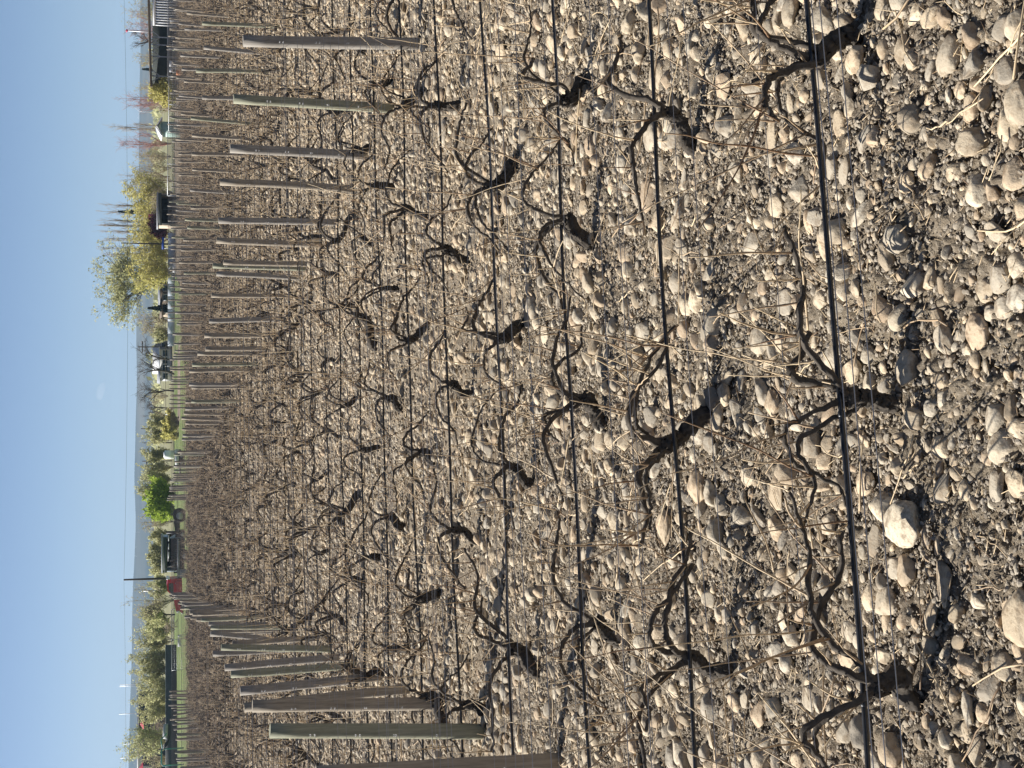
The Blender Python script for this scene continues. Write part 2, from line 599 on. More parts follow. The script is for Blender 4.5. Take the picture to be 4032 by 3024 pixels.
# stones that can be told apart in the photograph: place in it, half sizes along and across the line of sight, tone, label
KEY = [
    (3544, 2066, 84, 104, 1.0, 'largest pale pitted stone, broad as a loaf, below the nearest hose'),
    (3978, 2434, 80, 116, .62, 'large smooth grey boulder, lit on one half only, at the frame edge'),
    (3857, 747, 62, 70, .97, 'pale three-cornered stone with a flared foot'),
    (3734, 205, 52, 92, .55, 'long flat-topped earth-crusted stone lying alone'),
    (3598, 57, 42, 45, 1.0, 'small clean white cobble beside a dry twig'),
    (3984, 1175, 56, 62, .9, 'broad pale round cobble at the centre of the heap'),
    (3984, 1050, 50, 62, .86, 'pale round cobble at the end of the heap'),
    (3915, 1086, 42, 76, .6, 'long grey cobble leaning on the heap of round cobbles'),
    (3851, 1146, 42, 52, .6, 'grey oval cobble on the edge of the cobble heap'),
    (3935, 1208, 36, 50, .75, 'tan egg-shaped cobble tucked under the heap'),
    (3881, 1236, 40, 38, .7, 'wedge-shaped tan cobble beside the heap'),
    (3960, 1277, 33, 26, .8, 'small oval cobble just clear of the heap'),
    (3031, 512, 27, 95, .6, 'very long narrow brownish stone like a bolster'),
    (3978, 482, 50, 78, .75, 'long pale cobble touching the edge of the view'),
    (2971, 211, 38, 45, .85, 'cracked pale cobble near a thin forked cane'),
    (3056, 808, 44, 50, .7, 'knobbly tan stone caked with earth'),
    (2965, 964, 45, 56, .6, 'large earth-caked stone behind the nearest hose'),
    (3568, 717, 38, 45, .9, 'pale round cobble in bare crumbly soil'),
    (3761, 681, 52, 40, .72, 'humped tan stone beside the three-cornered one'),
    (3779, 355, 32, 38, .8, 'speckled tan cobble below the long flat-topped stone'),
    (3291, 205, 30, 38, .8, 'tan cobble just under the nearest hose'),
    (2790, 72, 30, 42, .9, 'pale cobble crossed by a double wire shadow'),
    (2860, 36, 40, 35, .9, 'pale cobble with a thin curved shadow line'),
    (3170, 374, 30, 33, .75, 'tan wedge stone resting against the nearest hose'),
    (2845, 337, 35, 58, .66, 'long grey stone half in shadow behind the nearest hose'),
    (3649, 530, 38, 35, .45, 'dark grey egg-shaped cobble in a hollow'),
    (3490, 551, 42, 25, .5, 'dark slim cobble standing in crumbly soil'),
    (3972, 283, 42, 60, .4, 'brownish long cobble crossed by a broken straw'),
    (2995, 1337, 42, 60, .62, 'brown mottled oval stone above the nearest vine'),
    (3037, 1597, 50, 62, .85, 'big smooth stone, half lit, behind the nearest vine arm'),
    (3092, 1187, 33, 60, .6, 'square-ended grey slab behind the nearest hose'),
    (3230, 1175, 35, 48, .65, 'lumpy tan stone touching the nearest hose'),
    (3640, 1609, 42, 38, .82, 'sunlit oval pebble beside the nearest vine trunk'),
    (3700, 1572, 26, 52, .8, 'slanting long pebble beside the nearest vine trunk'),
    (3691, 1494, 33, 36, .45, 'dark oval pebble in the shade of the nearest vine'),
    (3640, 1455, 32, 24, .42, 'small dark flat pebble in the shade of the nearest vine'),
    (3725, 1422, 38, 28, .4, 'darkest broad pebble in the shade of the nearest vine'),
    (3694, 1756, 42, 56, .76, 'two-tone pointed oval cobble near the nearest vine'),
    (3393, 1898, 42, 55, .85, 'tall pale cobble leaning by the wires'),
    (3990, 1681, 45, 46, .8, 'round tan cobble with a curved shadow band'),
    (3881, 1801, 40, 35, .5, 'grey pitted stone in the open foreground'),
    (3800, 1928, 40, 46, .6, 'grey oval cobble in the open foreground'),
    (3911, 1910, 30, 86, .55, 'long low grey stone in the open foreground'),
    (3984, 1904, 45, 58, .8, 'pale cobble crossed by a straw at the frame edge'),
    (3399, 1398, 48, 40, .72, 'blocky sunlit stone behind the nearest vine trunk'),
    (3350, 1458, 40, 55, .75, 'blocky tan stone touching the nearest vine trunk'),
    (3272, 1410, 32, 55, .75, 'tall tan stone under the nearest hose by the vine'),
    (3760, 1319, 48, 28, .45, 'slim dark cobble laid on a paler one'),
    (3803, 1373, 36, 26, .88, 'pale smooth cobble with a thin stem shadow'),
    (2736, 1916, 50, 72, .65, 'big oval stone beneath the second hose'),
    (3050, 1940, 38, 75, .6, 'long tapering stone behind the nearest hose'),
    (2953, 1874, 33, 45, .8, 'pale split stone behind the nearest hose'),
    (3429, 2343, 33, 66, .92, 'long pale stone with dark pits under the nearest wires'),
    (3707, 2277, 35, 95, .7, 'long grey-tan stone beside a leaning twig'),
    (3514, 2235, 40, 48, .66, 'round earthy stone near the largest pale one'),
    (3339, 2482, 33, 45, .7, 'grey-tan cobble pinned beneath the nearest hose'),
    (3845, 2362, 42, 40, .86, 'pale cornered stone beside the large grey boulder'),
    (3182, 2747, 30, 55, .55, 'grey smooth cobble behind the nearest hose'),
    (3339, 2578, 35, 58, .78, 'tan rounded slab behind the nearest hose'),
    (2989, 2808, 34, 60, .7, 'tan long cobble with a hard shadow edge'),
    (2784, 2783, 48, 60, .6, 'large dull stone just beyond the second hose'),
    (3212, 2910, 35, 60, .75, 'long tan stone beneath crossing twigs'),
    (3935, 2627, 50, 60, .5, 'broken grey stone with a flat face in the foreground'),
    (3809, 2880, 25, 50, .42, 'thin dark flat pebble standing on edge'),
    (3863, 2813, 38, 45, .7, 'tan stone beside the thin dark flat pebble'),
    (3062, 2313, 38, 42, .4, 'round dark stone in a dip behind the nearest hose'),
    (3490, 2458, 24, 45, .75, 'slim two-tone pebble under the nearest wires'),
    (2568, 298, 35, 70, .6, 'shaded long stone behind the second hose'),
    (1982, 200, 32, 38, .75, 'grey round stone between third and fourth hose'),
    (1743, 521, 32, 60, .85, 'big pale pointed stone between fourth and fifth hose'),
    (2150, 385, 25, 30, .95, 'pale oval pebble between third and fourth hose'),
    (2562, 542, 35, 55, .6, 'grey rounded stone in front of a vine trunk'),
    (2546, 770, 35, 70, .62, 'long brown stone behind the second hose'),
    (2590, 873, 40, 50, .72, 'tan block stone behind the second hose'),
    (2329, 575, 30, 45, .6, 'tan stone between second and third hose'),
    (2302, 814, 28, 32, .45, 'dark round stone between second and third hose'),
    (2606, 981, 35, 66, .82, 'long smooth stone behind the second hose'),
    (2693, 1204, 45, 52, .78, 'rough blocky stone beneath the second hose'),
    (2145, 1318, 25, 50, .9, 'long pale egg-shaped stone beyond the third hose'),
    (2525, 1307, 35, 45, .66, 'grey rounded stone behind the arching vine arm'),
    (2617, 2071, 35, 75, .78, 'long dimpled pale stone behind the second hose'),
    (2644, 2364, 42, 40, .9, 'pale ribbed stone beside the second hose'),
    (2595, 2489, 35, 70, .8, 'pale long stone near a crossing vine arm'),
    (2652, 2953, 45, 60, .86, 'broad pale stone at the frame edge beyond the second hose'),
]


class Occ:
    def __init__(s, cell=.2): s.c, s.d = cell, {}

    def ok(s, x, y, r, f=.86):
        i, j = int(x // s.c), int(y // s.c)
        for a in (-1, 0, 1):
            for b in (-1, 0, 1):
                for (X, Y, q) in s.d.get((i + a, j + b), ()):
                    if (X - x) ** 2 + (Y - y) ** 2 < ((r + q) * f) ** 2: return False
        return True

    def put(s, x, y, r): s.d.setdefault((int(x // s.c), int(y // s.c)), []).append((x, y, r))


occ = Occ()
big = []          # individual candidates: x, y, a, b, c, yaw, tx, ty, tone, label
for (px, py, hx, hy, tone, lab) in KEY:
    X, Y = on(px + hx * .35, py)
    dep = (Y * CP + (CAM_H) * SP)
    a = hy / FPX * dep
    el = math.atan2(CAM_H, Y)
    v = hx / FPX * dep
    c = min(a, v) * .62
    b = max(.55 * v, math.sqrt(max(v * v - (c * math.cos(el)) ** 2, 1e-6)) / max(math.sin(el), .35))
    b = min(b, a * 1.25)
    big.append([X, Y, a, b, c, rng.uniform(-.25, .25), rng.uniform(-.1, .1), rng.uniform(-.1, .1), tone, lab])
    occ.put(X, Y, max(a, b) * .95)


def place(n, r0, r1, lo, hi, f=.86, half=.34):
    P = polar(n, r0, r1, half)
    S = lo + (hi - lo) * rng.random(n) ** 2.0
    o = np.argsort(-S)
    keep = []
    for (x, y), s in zip(P[o], S[o]):
        if occ.ok(x, y, s, f):
            occ.put(x, y, s); keep.append((x, y, s))
    return np.array(keep)


def stone_arrays(K):
    n = len(K)
    s = K[:, 2]
    el = rng.uniform(.52, .95, n)
    fl = rng.uniform(.45, .8, n)
    scl = np.stack([s, s * el, s * el * fl], 1)
    z = gh(K[:, 0], K[:, 1]) + scl[:, 2] * rng.uniform(-.15, .75, n)
    tone = np.clip(rng.normal(.62, .2, n), .05, 1)
    return (np.stack([K[:, 0], K[:, 1], z], 1), scl, rng.uniform(0, 6.28, n), rng.normal(0, .28, n), rng.normal(0, .28, n), tone)


K1 = place(4600, 4.3, 14, .030, .088, .66)
K2 = place(15000, 4.3, 14, .013, .034, .7)
K3 = place(11000, 14, 32, .038, .085)
arr1, arr3 = stone_arrays(K1), stone_arrays(K3)


def frame_pos(X, Y, Z):
    dep = Y * CP + (CAM_H - Z) * SP
    v = (CAM_H - Z) * CP - Y * SP
    return 2016 + FPX * v / dep, 1512 - FPX * X / dep, dep


fxp, fyp, dep = frame_pos(arr1[0][:, 0], arr1[0][:, 1], arr1[0][:, 2])
infr = (fxp > -20) & (fxp < 4050) & (fyp > -20) & (fyp < 3044)
score = np.where(infr, arr1[1][:, 0] / dep, 0)
order = np.argsort(-score)
n_ind = 300 - len(KEY)
ind, rest = order[:n_ind], order[n_ind:]
PROT = [MB().add(*stone_proto(4, k + 1)) for k in range(48)]

SHAPE = lambda a, b, c: 'oblong' if a / b > 1.35 else ('flat' if c / b < .55 else 'rounded')


def side_word(py):
    k = py / 3024
    return ('by the upper frame edge', 'in the upper third', 'above the middle', 'just below the middle', 'in the lower third', 'by the lower frame edge')[max(0, min(5, int(k * 6)))]


def gap_word(t):
    k = sum(1 for q in row_t if q < t)
    if k == 0: return 'in front of the nearest vine row'
    return 'between %s and %s vine row' % (nth(k), nth(k + 1))


used_lab = {}
for (X, Y, a, b, c, yaw, tx, ty, tone, lab) in big + [[arr1[0][k, 0], arr1[0][k, 1], *arr1[1][k], arr1[2][k], arr1[3][k], arr1[4][k], arr1[5][k], None] for k in ind]:
    q = rng.integers(0, len(PROT))
    src = PROT[q]
    V = src.V[0] * np.array([a, b, c])
    m = MB().add(V, ICO[4][1], tone=tone)
    o = m.build('cobble', M['stone'])
    z = float(gh(X, Y)[0]) + c * (.42 if lab else rng.uniform(.2, .6))
    o.location = (X, Y, z)
    o.rotation_euler = (tx, ty, yaw)
    if lab is None:
        fx_, fy_, _ = frame_pos(X, Y, z)
        t_ = to_st(X, Y)[1]
        size = 'large' if a > .068 else ('fist-sized' if a > .052 else 'smallish')
        tn = 'pale' if tone > .75 else ('tan' if tone > .5 else 'dark')
        lab = '%s %s %s cobble %s, %s' % (size, tn, SHAPE(a, b, c), gap_word(t_), side_word(fy_))
    tag(o, lab, 'stone', 'cobbles lying on the vineyard soil')

st_mb = MB()
sel = lambda A_, k: tuple(x[k] for x in A_)
scatter_mesh(st_mb, 3, *sel(arr1, rest))
arr2 = stone_arrays(K2)
scatter_mesh(st_mb, 2, *arr2)
scatter_mesh(st_mb, 2, *arr3)
K4 = polar(38000, 14, 34); K4 = np.column_stack([K4, rng.uniform(.014, .036, len(K4))])
scatter_mesh(st_mb, 1, *stone_arrays(K4))
K5 = polar(62000, 32, 85, .32); K5 = np.column_stack([K5, .03 + .05 * rng.random(len(K5)) ** 1.6])
A5 = stone_arrays(K5); A5[0][:, 2] += K5[:, 2] * .35
scatter_mesh(st_mb, 1, *A5)
K6 = polar(26000, 85, 128, .31); K6 = np.column_stack([K6, .05 + .05 * rng.random(len(K6)) ** 1.6])
A6 = stone_arrays(K6); A6[0][:, 2] += K6[:, 2] * .35
scatter_mesh(st_mb, 1, *A6)
so = tag(st_mb.build('cobblestones', M['stone']), 'countless tan cobbles and pebbles covering the whole vineyard floor', 'stones', None, 'stuff')

cl = MB()
K7 = polar(100000, 4.2, 13, .31); K7 = np.column_stack([K7, .0035 + .013 * rng.random(len(K7)) ** 2.4])
A7 = stone_arrays(K7)
A7[0][:, 2] += .004 + .009 * rng.random(len(K7))
scatter_mesh(cl, 1, *A7, nproto=20, rough=1.9)
K8 = polar(40000, 14, 26); K8 = np.column_stack([K8, .007 + .012 * rng.random(len(K8)) ** 2])
A8 = stone_arrays(K8)
scatter_mesh(cl, 1, *A8, nproto=20, rough=1.9)
tag(cl.build('soil_crumbs', M['clod'], smooth=False), 'crumbly dry soil clods and grit between the cobbles', 'soil', None, 'stuff')

# ------------------------------------------------------------------ prunings lying about
def stick_path(x, y, yaw, L, seed, lift=.02):
    q = np.random.default_rng(seed)
    n = 6
    u = np.linspace(-.5, .5, n) * L
    bend = q.normal(0, .05 * L)
    X = x + u * math.cos(yaw) - math.sin(yaw) * (bend * (1 - (2 * u / L) ** 2)) + q.normal(0, .006, n)
    Y = y + u * math.sin(yaw) + math.cos(yaw) * (bend * (1 - (2 * u / L) ** 2)) + q.normal(0, .006, n)
    Z = gh(X, Y) + .035 + lift + np.linspace(-1, 1, n) * q.normal(0, .05) * L
    Z = np.maximum(Z, gh(X, Y) + .022)
    return np.stack([X, Y, Z], 1)


STK = polar(900, 4.4, 26, .30)
sd = np.argsort(np.hypot(STK[:, 0], STK[:, 1]))
stuff_c = MB()
straw = []
nind = 0
for k, (x, y) in enumerate(STK[sd]):
    L = .12 + .55 * rng.random() ** 1.6
    yaw = rng.uniform(0, math.pi)
    r0 = rng.uniform(.0026, .0052) * (1 if y < 10 else 1.1)
    P = stick_path(x, y, yaw, L, k)
    fx_, fy_, dp = frame_pos(x, y, .05)
    tone = float(np.clip(rng.normal(.68, .25), 0, 1))
    inside = -40 < fx_ < 4080 and -40 < fy_ < 3060
    if inside and nind < 290:
        nind += 1
        m = MB()
        O = np.array([x, y, float(gh(x, y)[0])])
        m.tube(P - O, np.linspace(r0, r0 * .6, len(P)), 6, tone)
        if rng.random() < .35:
            k0 = rng.integers(1, 4)
            q = P[k0] - O
            dv = np.array([math.cos(yaw + .7), math.sin(yaw + .7), .35]) * L * .25
            m.tube([q, q + dv * .5 + (0, 0, .004), q + dv], [r0 * .6, r0 * .5, r0 * .3], 5, tone)
        o = m.build('pruned_cane', M['cane'])
        o.location = O
        o.rotation_euler = (0, 0, 0)
        ln = 'long' if L > .42 else ('short' if L < .24 else 'middling')
        tn = 'straw-coloured' if tone > .62 else ('brown' if tone < .4 else 'tan')
        tag(o, '%s %s cane cutting %s, %s' % (ln, tn, gap_word(to_st(x, y)[1]), side_word(fy_)), 'cane', 'cane cuttings lying on the ground')
    else:
        stuff_c.tube(P, [r0] * len(P), 4, tone)
for (x, y) in polar(14000, 4.3, 17, .31):
    L = .015 + .09 * rng.random() ** 2; yaw = rng.uniform(0, 3.14)
    a = np.array([x, y, float(0)]); b = np.array([L * math.cos(yaw), L * math.sin(yaw), rng.uniform(-.01, .02)])
    straw.append((a, b))
gz_ = gh(np.array([a[0] for a, b in straw]), np.array([a[1] for a, b in straw]))
for (a, b), z in zip(straw, gz_):
    a = a + (0, 0, z + rng.uniform(.004, .03))
    stuff_c.tube([a, a + b], [.0022, .0013], 3, float(np.clip(rng.normal(.6, .3), 0, 1)))
for (x, y) in polar(3800, 20, 80, .31):
    L = rng.uniform(.2, .6); yaw = rng.uniform(0, 3.14)
    a = np.array([x, y, .03]); b = a + (L * math.cos(yaw), L * math.sin(yaw), rng.uniform(0, .2))
    stuff_c.tube([a, b], [.006, .004], 3, float(np.clip(rng.normal(.7, .25), 0, 1)))
tag(stuff_c.build('prunings', M['cane']), 'scattered dry cane cuttings strewn far back among the rows', 'prunings', None, 'stuff')

# ------------------------------------------------------------------ posts
def make_post(name, base, top, r, mat, seed, label, clips=0):
    q = np.random.default_rng(seed)
    base, top = np.array(base, float), np.array(top, float)
    ax = top - base
    n = 9
    u = np.linspace(0, 1, n)
    P = np.outer(u, ax) + np.outer(np.sin(u * 3.1), q.normal(0, .006, 3) * (1, 1, 0))
    P[0] -= ax / np.linalg.norm(ax) * .12
    rr_ = r * (1 + q.normal(0, .018, n)) * np.linspace(1.05, .97, n)
    m = MB().tube(P, rr_, 14, .5, .05, seed)
    o = m.build(name, mat, smooth=True)
    me = o.data
    # the sawn top stays flat
    sm = np.ones(len(me.polygons), bool); sm[-14:] = False; sm[-28:-14] = False
    me.polygons.foreach_set('use_smooth', sm)
    o.location = base
    tag(o, label, 'post', 'wooden posts of the vine trellis')
    if clips:
        for z in WIRE_Z:
            if z < .4 or z > ax[2] - .05: continue
            c = MB()
            f = z / ax[2]
            p = ax * f + np.array([-.3, -.95, 0]) * r
            c.tube(np.array([[-.007, 0, .008], [-.007, -.008, .0], [.0, -.01, -.003], [.007, -.008, .0], [.007, 0, .008]]) + p, [.0026] * 5, 5)
            c.build('wire_staple', M['clip'], o)
    return o


WIRE_Z = [.47, .86, .88, 1.20, 1.24, 1.62, 1.66]
NEAR_POSTS = [  # bottom x, y   top x, y   radius   material   row
    (2206, 2996, 1245, 3050, .062, 'brown'), (1914, 2880, 1063, 2880, .070, 'green'), (1745, 2770, 994, 2782, .068, 'brown'),
    (1615, 2712, 962, 2788, .060, 'brown'), (1510, 2662, 946, 2722, .064, 'grey'), (1400, 2618, 909, 2656, .060, 'green'),
    (1345, 2588, 885, 2630, .060, 'grey'), (1310, 2556, 871, 2549, .058, 'green'), (1222, 2548, 838, 2575, .058, 'grey'),
    (1170, 2524, 830, 2494, .058, 'grey'),
    (1655, 172, 957, 160, .070, 'grey'), (1543, 426, 920, 388, .066, 'green'), (1456, 612, 906, 584, .068, 'grey'),
    (1386, 745, 866, 716, .058, 'brown'), (1326, 876, 860, 868, .056, 'grey'), (1268, 962, 853, 946, .060, 'brown'),
    (1206, 1056, 838, 1046, .056, 'green'),
]
nearp, n_post = [], 0
WORD = {'grey': 'grey weathered', 'brown': 'brownish', 'green': 'greenish'}
for i_, (bx, by, tx_, ty_, r, mt) in enumerate(NEAR_POSTS):
    X, Y = on(bx, by)
    Xt, _, Zt = at(tx_, ty_, Y - .02)
    s_, t_ = to_st(X, Y)
    k = int(np.argmin([abs(t_ - q) for q in row_t])) + 1
    nearp.append((s_, t_))
    line = 'by the lower frame edge' if i_ < 10 else 'above the middle'
    make_post('trellis_post', (X, Y, float(gh(X, Y)[0])), (Xt, Y, Zt), r, M['post_' + mt], i_,
              '%s wooden trellis post in the %s vine row, %s' % (WORD[mt], nth(k), line), clips=1)
    n_post += 1
post_spots = []
for k, t in enumerate(row_t):
    s0, s1 = s_range(t, .30, .5)
    base = -.45 + .056 * (t - 15.5)
    for c in range(-8, 9):
        s = base + 7.5 * c + rng.normal(0, .12)
        if not (s0 < s < s1): continue
        if any(abs(s - a) < 1.5 and abs(t - b) < 1.0 for a, b in nearp): continue
        X, Y = st(s, t)
        if c == 0 and Y < 13.3: continue
        if c == 1 and Y < 17: continue
        post_spots.append((k, c, X, Y))
post_spots = post_spots[:300 - n_post]
COLW = {-3: 'third line below', -2: 'second line below', -1: 'line just below', 0: 'main lower line', 1: 'main upper line', 2: 'line just above', 3: 'second line above', 4: 'third line above'}
cnt = {}
for (k, c, X, Y) in post_spots:
    H = rng.uniform(1.62, 1.9) if c == 0 else rng.uniform(1.7, 2.02)
    mt = ('grey', 'brown', 'grey', 'green', 'brown')[rng.integers(0, 5)]
    rank = cnt.get(k, 0); cnt[k] = rank + 1
    make_post('trellis_post', (X, Y, float(gh(X, Y)[0])), (X + rng.normal(0, .05), Y + rng.normal(0, .05), H), rng.uniform(.05, .066), M['post_' + mt], 100 + k * 20 + c,
              '%s post, %s from the lower edge in the %s vine row' % (WORD[mt], nth(rank + 1, 'first'), nth(k + 1)))

# ------------------------------------------------------------------ hoses and wires along the rows
def line_pts(t, z, n, wob, sag, seed, s0, s1):
    q = np.random.default_rng(seed)
    s = np.linspace(s0, s1, n)
    ph = q.uniform(0, 6, 4)
    zz = z + sag * (np.sin(s * .83 + ph[0]) * .6 + np.sin(s * 2.1 + ph[1]) * .4)
    tt = t + wob * (np.sin(s * .6 + ph[2]) + .5 * np.sin(s * 1.9 + ph[3]))
    X, Y = st(s, tt)
    return np.stack([X, Y, zz], 1)


def add_line(name, t, z, r, mat, n, wob, sag, seed, label, cat, group, sides=6, k=.33):
    s0, s1 = s_range(t, k)
    P = line_pts(t, z, n, wob, sag, seed, s0, s1)
    O = P[0].copy()
    o = MB().tube(P - O, np.full(len(P), r), sides).build(name, mat)
    o.location = O
    tag(o, label, cat, group)
    return o, P, O


n_wire = 0
far_w = MB()
for k, t in enumerate(row_t):
    far = k > 14
    o, P, O = add_line('drip_hose', t, .25, .0118, M['hose'], 14 if far else 60, .016, .02, 500 + k,
                       'black plastic drip hose strung along the %s vine row' % nth(k + 1), 'hose', 'drip hoses along the vine rows', 5 if far else 10)
    if k < 6:   # emitters and ties
        for j in range(3, len(P) - 3, 5):
            if rng.random() < .55:
                m = MB()
                d_ = P[j + 1] - P[j]; d_ = d_ / np.linalg.norm(d_)
                c0 = P[j] - O
                m.tube([c0 - d_ * .014, c0 - d_ * .009, c0 + d_ * .009, c0 + d_ * .014], [.0112, .0145, .0145, .0112], 10)
                m.build('drip_emitter', M['hose'], o)
    names = ['lowest', 'lower catch', 'twin lower catch', 'middle catch', 'twin middle catch', 'top', 'twin top']
    for w, z in enumerate(WIRE_Z):
        off = (0, -.06, .06, -.06, .06, -.06, .06)[w]
        r = .0016 if k < 4 else (.0019 if k < 14 else .0024)
        if n_wire < 297:
            n_wire += 1
            add_line('trellis_wire', t + off, z + rng.normal(0, .01), r, M['wire'], 10 if far else 24, .004, .008, 900 + k * 9 + w,
                     '%s galvanised wire of the %s vine row, thin and taut' % (names[w], nth(k + 1)), 'wire', 'trellis wires along the vine rows', 4 if far else 6)
        else:
            s0, s1 = s_range(t)
            far_w.tube(line_pts(t + off, z, 6, .004, .008, 900 + k * 9 + w, s0, s1), [.0026] * 6, 3)
for w, z in ((0, 1.17), (1, 1.225), (2, 1.255)):
    add_line('trellis_wire', row_t0, z, .0016, M['wire'], 24, .002, .004, 1900 + w,
             '%s of three thin wires crossing the bare foreground before the nearest row' % ('lowest', 'middle', 'topmost')[w], 'wire', 'trellis wires along the vine rows', 6)
tag(far_w.build('far_wires', M['wire']), 'thin wires of the farthest vine rows', 'wires', None, 'stuff')

# ------------------------------------------------------------------ vines
def vine_parts(seed, lod, loops=1.0):
    """trunk, arms and canes of an old low-trained vine; +x runs along the row"""
    q = np.random.default_rng(seed)
    sides = (26, 7, 5)[lod]
    npt = (34, 10, 6)[lod]
    lean = q.normal(0, .14); leany = q.normal(0, .07)
    hd = q.uniform(.12, .25)
    T = smooth_path([(0, 0, -.08), (lean * .15, leany * .3, hd * .25), (lean * .7 + q.normal(0, .03), leany, hd * .65), (lean, leany, hd), (lean * 1.1, leany, hd + .03)], npt)
    r0 = q.uniform(.042, .060)
    rad_ = np.interp(np.linspace(0, 1, npt), [0, .12, .5, .85, 1], [r0 * 1.25, r0, r0 * .82, r0 * .95, r0 * .45])
    if lod == 0:
        rad_ = rad_ * (1 + q.normal(0, .06, npt))
        T = T + q.normal(0, .004, T.shape)
    trunk = ('trunk', T, rad_, sides, .55)
    arms, canes = [], []
    head = T[-2]
    for sgn in (-1, 1):
        for extra in range(1 if q.random() < (.4, .1, 0)[lod] else (2, 2, 3)[lod]):
            L = q.uniform(.5, .82) * (1 if not extra else .6)
            up = q.uniform(.08, .26) * (1.25 if q.random() < .5 else .7)
            dy = q.normal(0, .07)
            wz = .44 + q.normal(0, .03)
            kind = q.random()
            st_ = T[int(npt * q.uniform(.6, .9))] if extra else head
            if kind < .42:      # rises, then lies along the wire
                pts = [st_, st_ + (sgn * .06, dy * .4, up * .55), (head[0] + sgn * L * .35, dy, wz + up * .25), (head[0] + sgn * L * .7, dy * .6, wz + q.normal(0, .03)), (head[0] + sgn * L, dy * .3, wz + q.normal(0, .05))]
            else:              # hooped arm that arches over and comes down again
                w = q.uniform(.18, .36)
                pk = hd + q.uniform(.16, .34)
                pts = [st_, st_ + (sgn * .05, dy * .5, (pk - hd) * .6), (head[0] + sgn * w * .55, dy, pk), (head[0] + sgn * w * 1.15, dy * 1.1, pk - .05), (head[0] + sgn * w * 1.6, dy, pk - q.uniform(.12, .22)), (head[0] + sgn * (w * 1.6 + .16), dy * .8, pk - q.uniform(.16, .3))]
            n2 = (34, 12, 7)[lod]
            A_ = smooth_path(pts, n2)
            ra = q.uniform(.011, .0185) * (1, 1.3, 1.9)[lod]
            ra_ = np.interp(np.linspace(0, 1, n2), [0, .15, .6, 1], [ra * 1.5, ra, ra * .85, ra * .55])
            if lod == 0:
                ra_ = ra_ * (1 + q.normal(0, .07, n2)); A_ = A_ + q.normal(0, .0035, A_.shape)
            if lod == 0: A_[1:] += np.cumsum(q.normal(0, .0032, (n2 - 1, 3)), 0)
            arms.append((A_, ra_, (12, 6, 4)[lod]))
            ns = int(q.integers(5, 9)) if lod < 2 else 4
            for u in np.linspace(.3, 1, ns):
                p = A_[int(u * (n2 - 1))]
                for _ in range(int(q.integers(1, 3))):
                    Lc = q.uniform(.12, .34) if q.random() < .68 else q.uniform(.34, .85)
                    th = abs(q.normal(.5, .5)); ph = q.uniform(0, 6.28)
                    dv = np.array([math.sin(th) * math.cos(ph), math.sin(th) * math.sin(ph) * .8, math.cos(th)])
                    bend = q.normal(0, .12, 3) * Lc
                    C_ = smooth_path([p, p + dv * Lc * .5 + bend * .5, p + dv * Lc + bend * (1, 1, .3)], (17, 4, 3)[lod])
                    rc = q.uniform(.0028, .0044) * (1, 1.05, 1.1)[lod]
                    if lod == 0:      # a kink and a swelling at every node
                        kk = np.cumsum(q.normal(0, .012, (6, 3)), 0) * Lc
                        C_ = C_ + np.stack([np.interp(np.linspace(0, 5, 17), np.arange(6), kk[:, a]) for a in range(3)], 1)
                    tn0 = float(np.clip(q.normal((.68, .62, .45)[lod], .27), 0, 1))  # farther canes toned darker: their backlit shade is put into the colour
                    rcs = np.linspace(rc * 1.3, rc * .55, len(C_))
                    if lod == 0:
                        rcs[3::4] *= 1.4
                        tn0 = np.concatenate([np.repeat(np.clip(np.linspace(tn0 - .35, tn0 + .1, 17), 0, 1), 6), [tn0, tn0]])
                    canes.append((C_, rcs, (6, 4, 3)[lod], tn0))
    return trunk, arms, canes


def make_vine(seed, lod, label=None):
    trunk, arms, canes = vine_parts(seed, lod)
    root = thing('grapevine', label, 'vine', group='old vines along the rows')
    MB().tube(trunk[1], trunk[2], trunk[3], .35, trunk[4], seed).build('trunk', M['bark'], root)
    if lod == 0:
        for k, (A_, ra, sd_) in enumerate(arms):
            MB().tube(A_, ra, sd_, .45, .5, seed + k).build('arm', M['bark'], root)
        for (C_, rc, sd_, tn) in canes:
            MB().tube(C_, rc, sd_, tn).build('cane', M['cane'], root)
    else:
        m = MB()
        for k, (A_, ra, sd_) in enumerate(arms): m.tube(A_, ra, sd_, .45, .3, seed + k)
        m.build('arms', M['bark'], root)
        m = MB()
        for (C_, rc, sd_, tn) in canes: m.tube(C_, rc, sd_, tn)
        m.build('canes', M['cane'], root)
    return root


def at_s(px, py): return to_st(*on(px, py))[0]


row_vines = {0: [at_s(3440, 60), at_s(3560, 1575), at_s(3630, 2760)],
             1: [at_s(2800, 550), at_s(2880, 1590), at_s(2930, 2650)],
             2: [at_s(2360, 240), at_s(2330, 985), at_s(2390, 1690), at_s(2400, 2530)]}
vines = []
for k, t in enumerate(row_t):
    s0, s1 = s_range(t, .30, .6)
    if k in row_vines:
        S = sorted(row_vines[k])
        S = [S[0] - 1.55] + S + [S[-1] + 1.55]
    else:
        S = np.arange(s0 + rng.uniform(0, 1.4), s1, 1.5)
        S = S + rng.normal(0, .1, len(S))
    vines += [(k, r_i, s, t) for r_i, s in enumerate(sorted(S))]
LOOK = ['gnarled dark vine with long canes', 'knotty vine with hooped arms', 'dark vine with arms along the wire', 'stout vine with short pale spurs']
near_n = 60
proto1 = []
far_v = {2: [vine_parts(9000 + k, 2) for k in range(10)]}
vb, vc = MB(), MB()
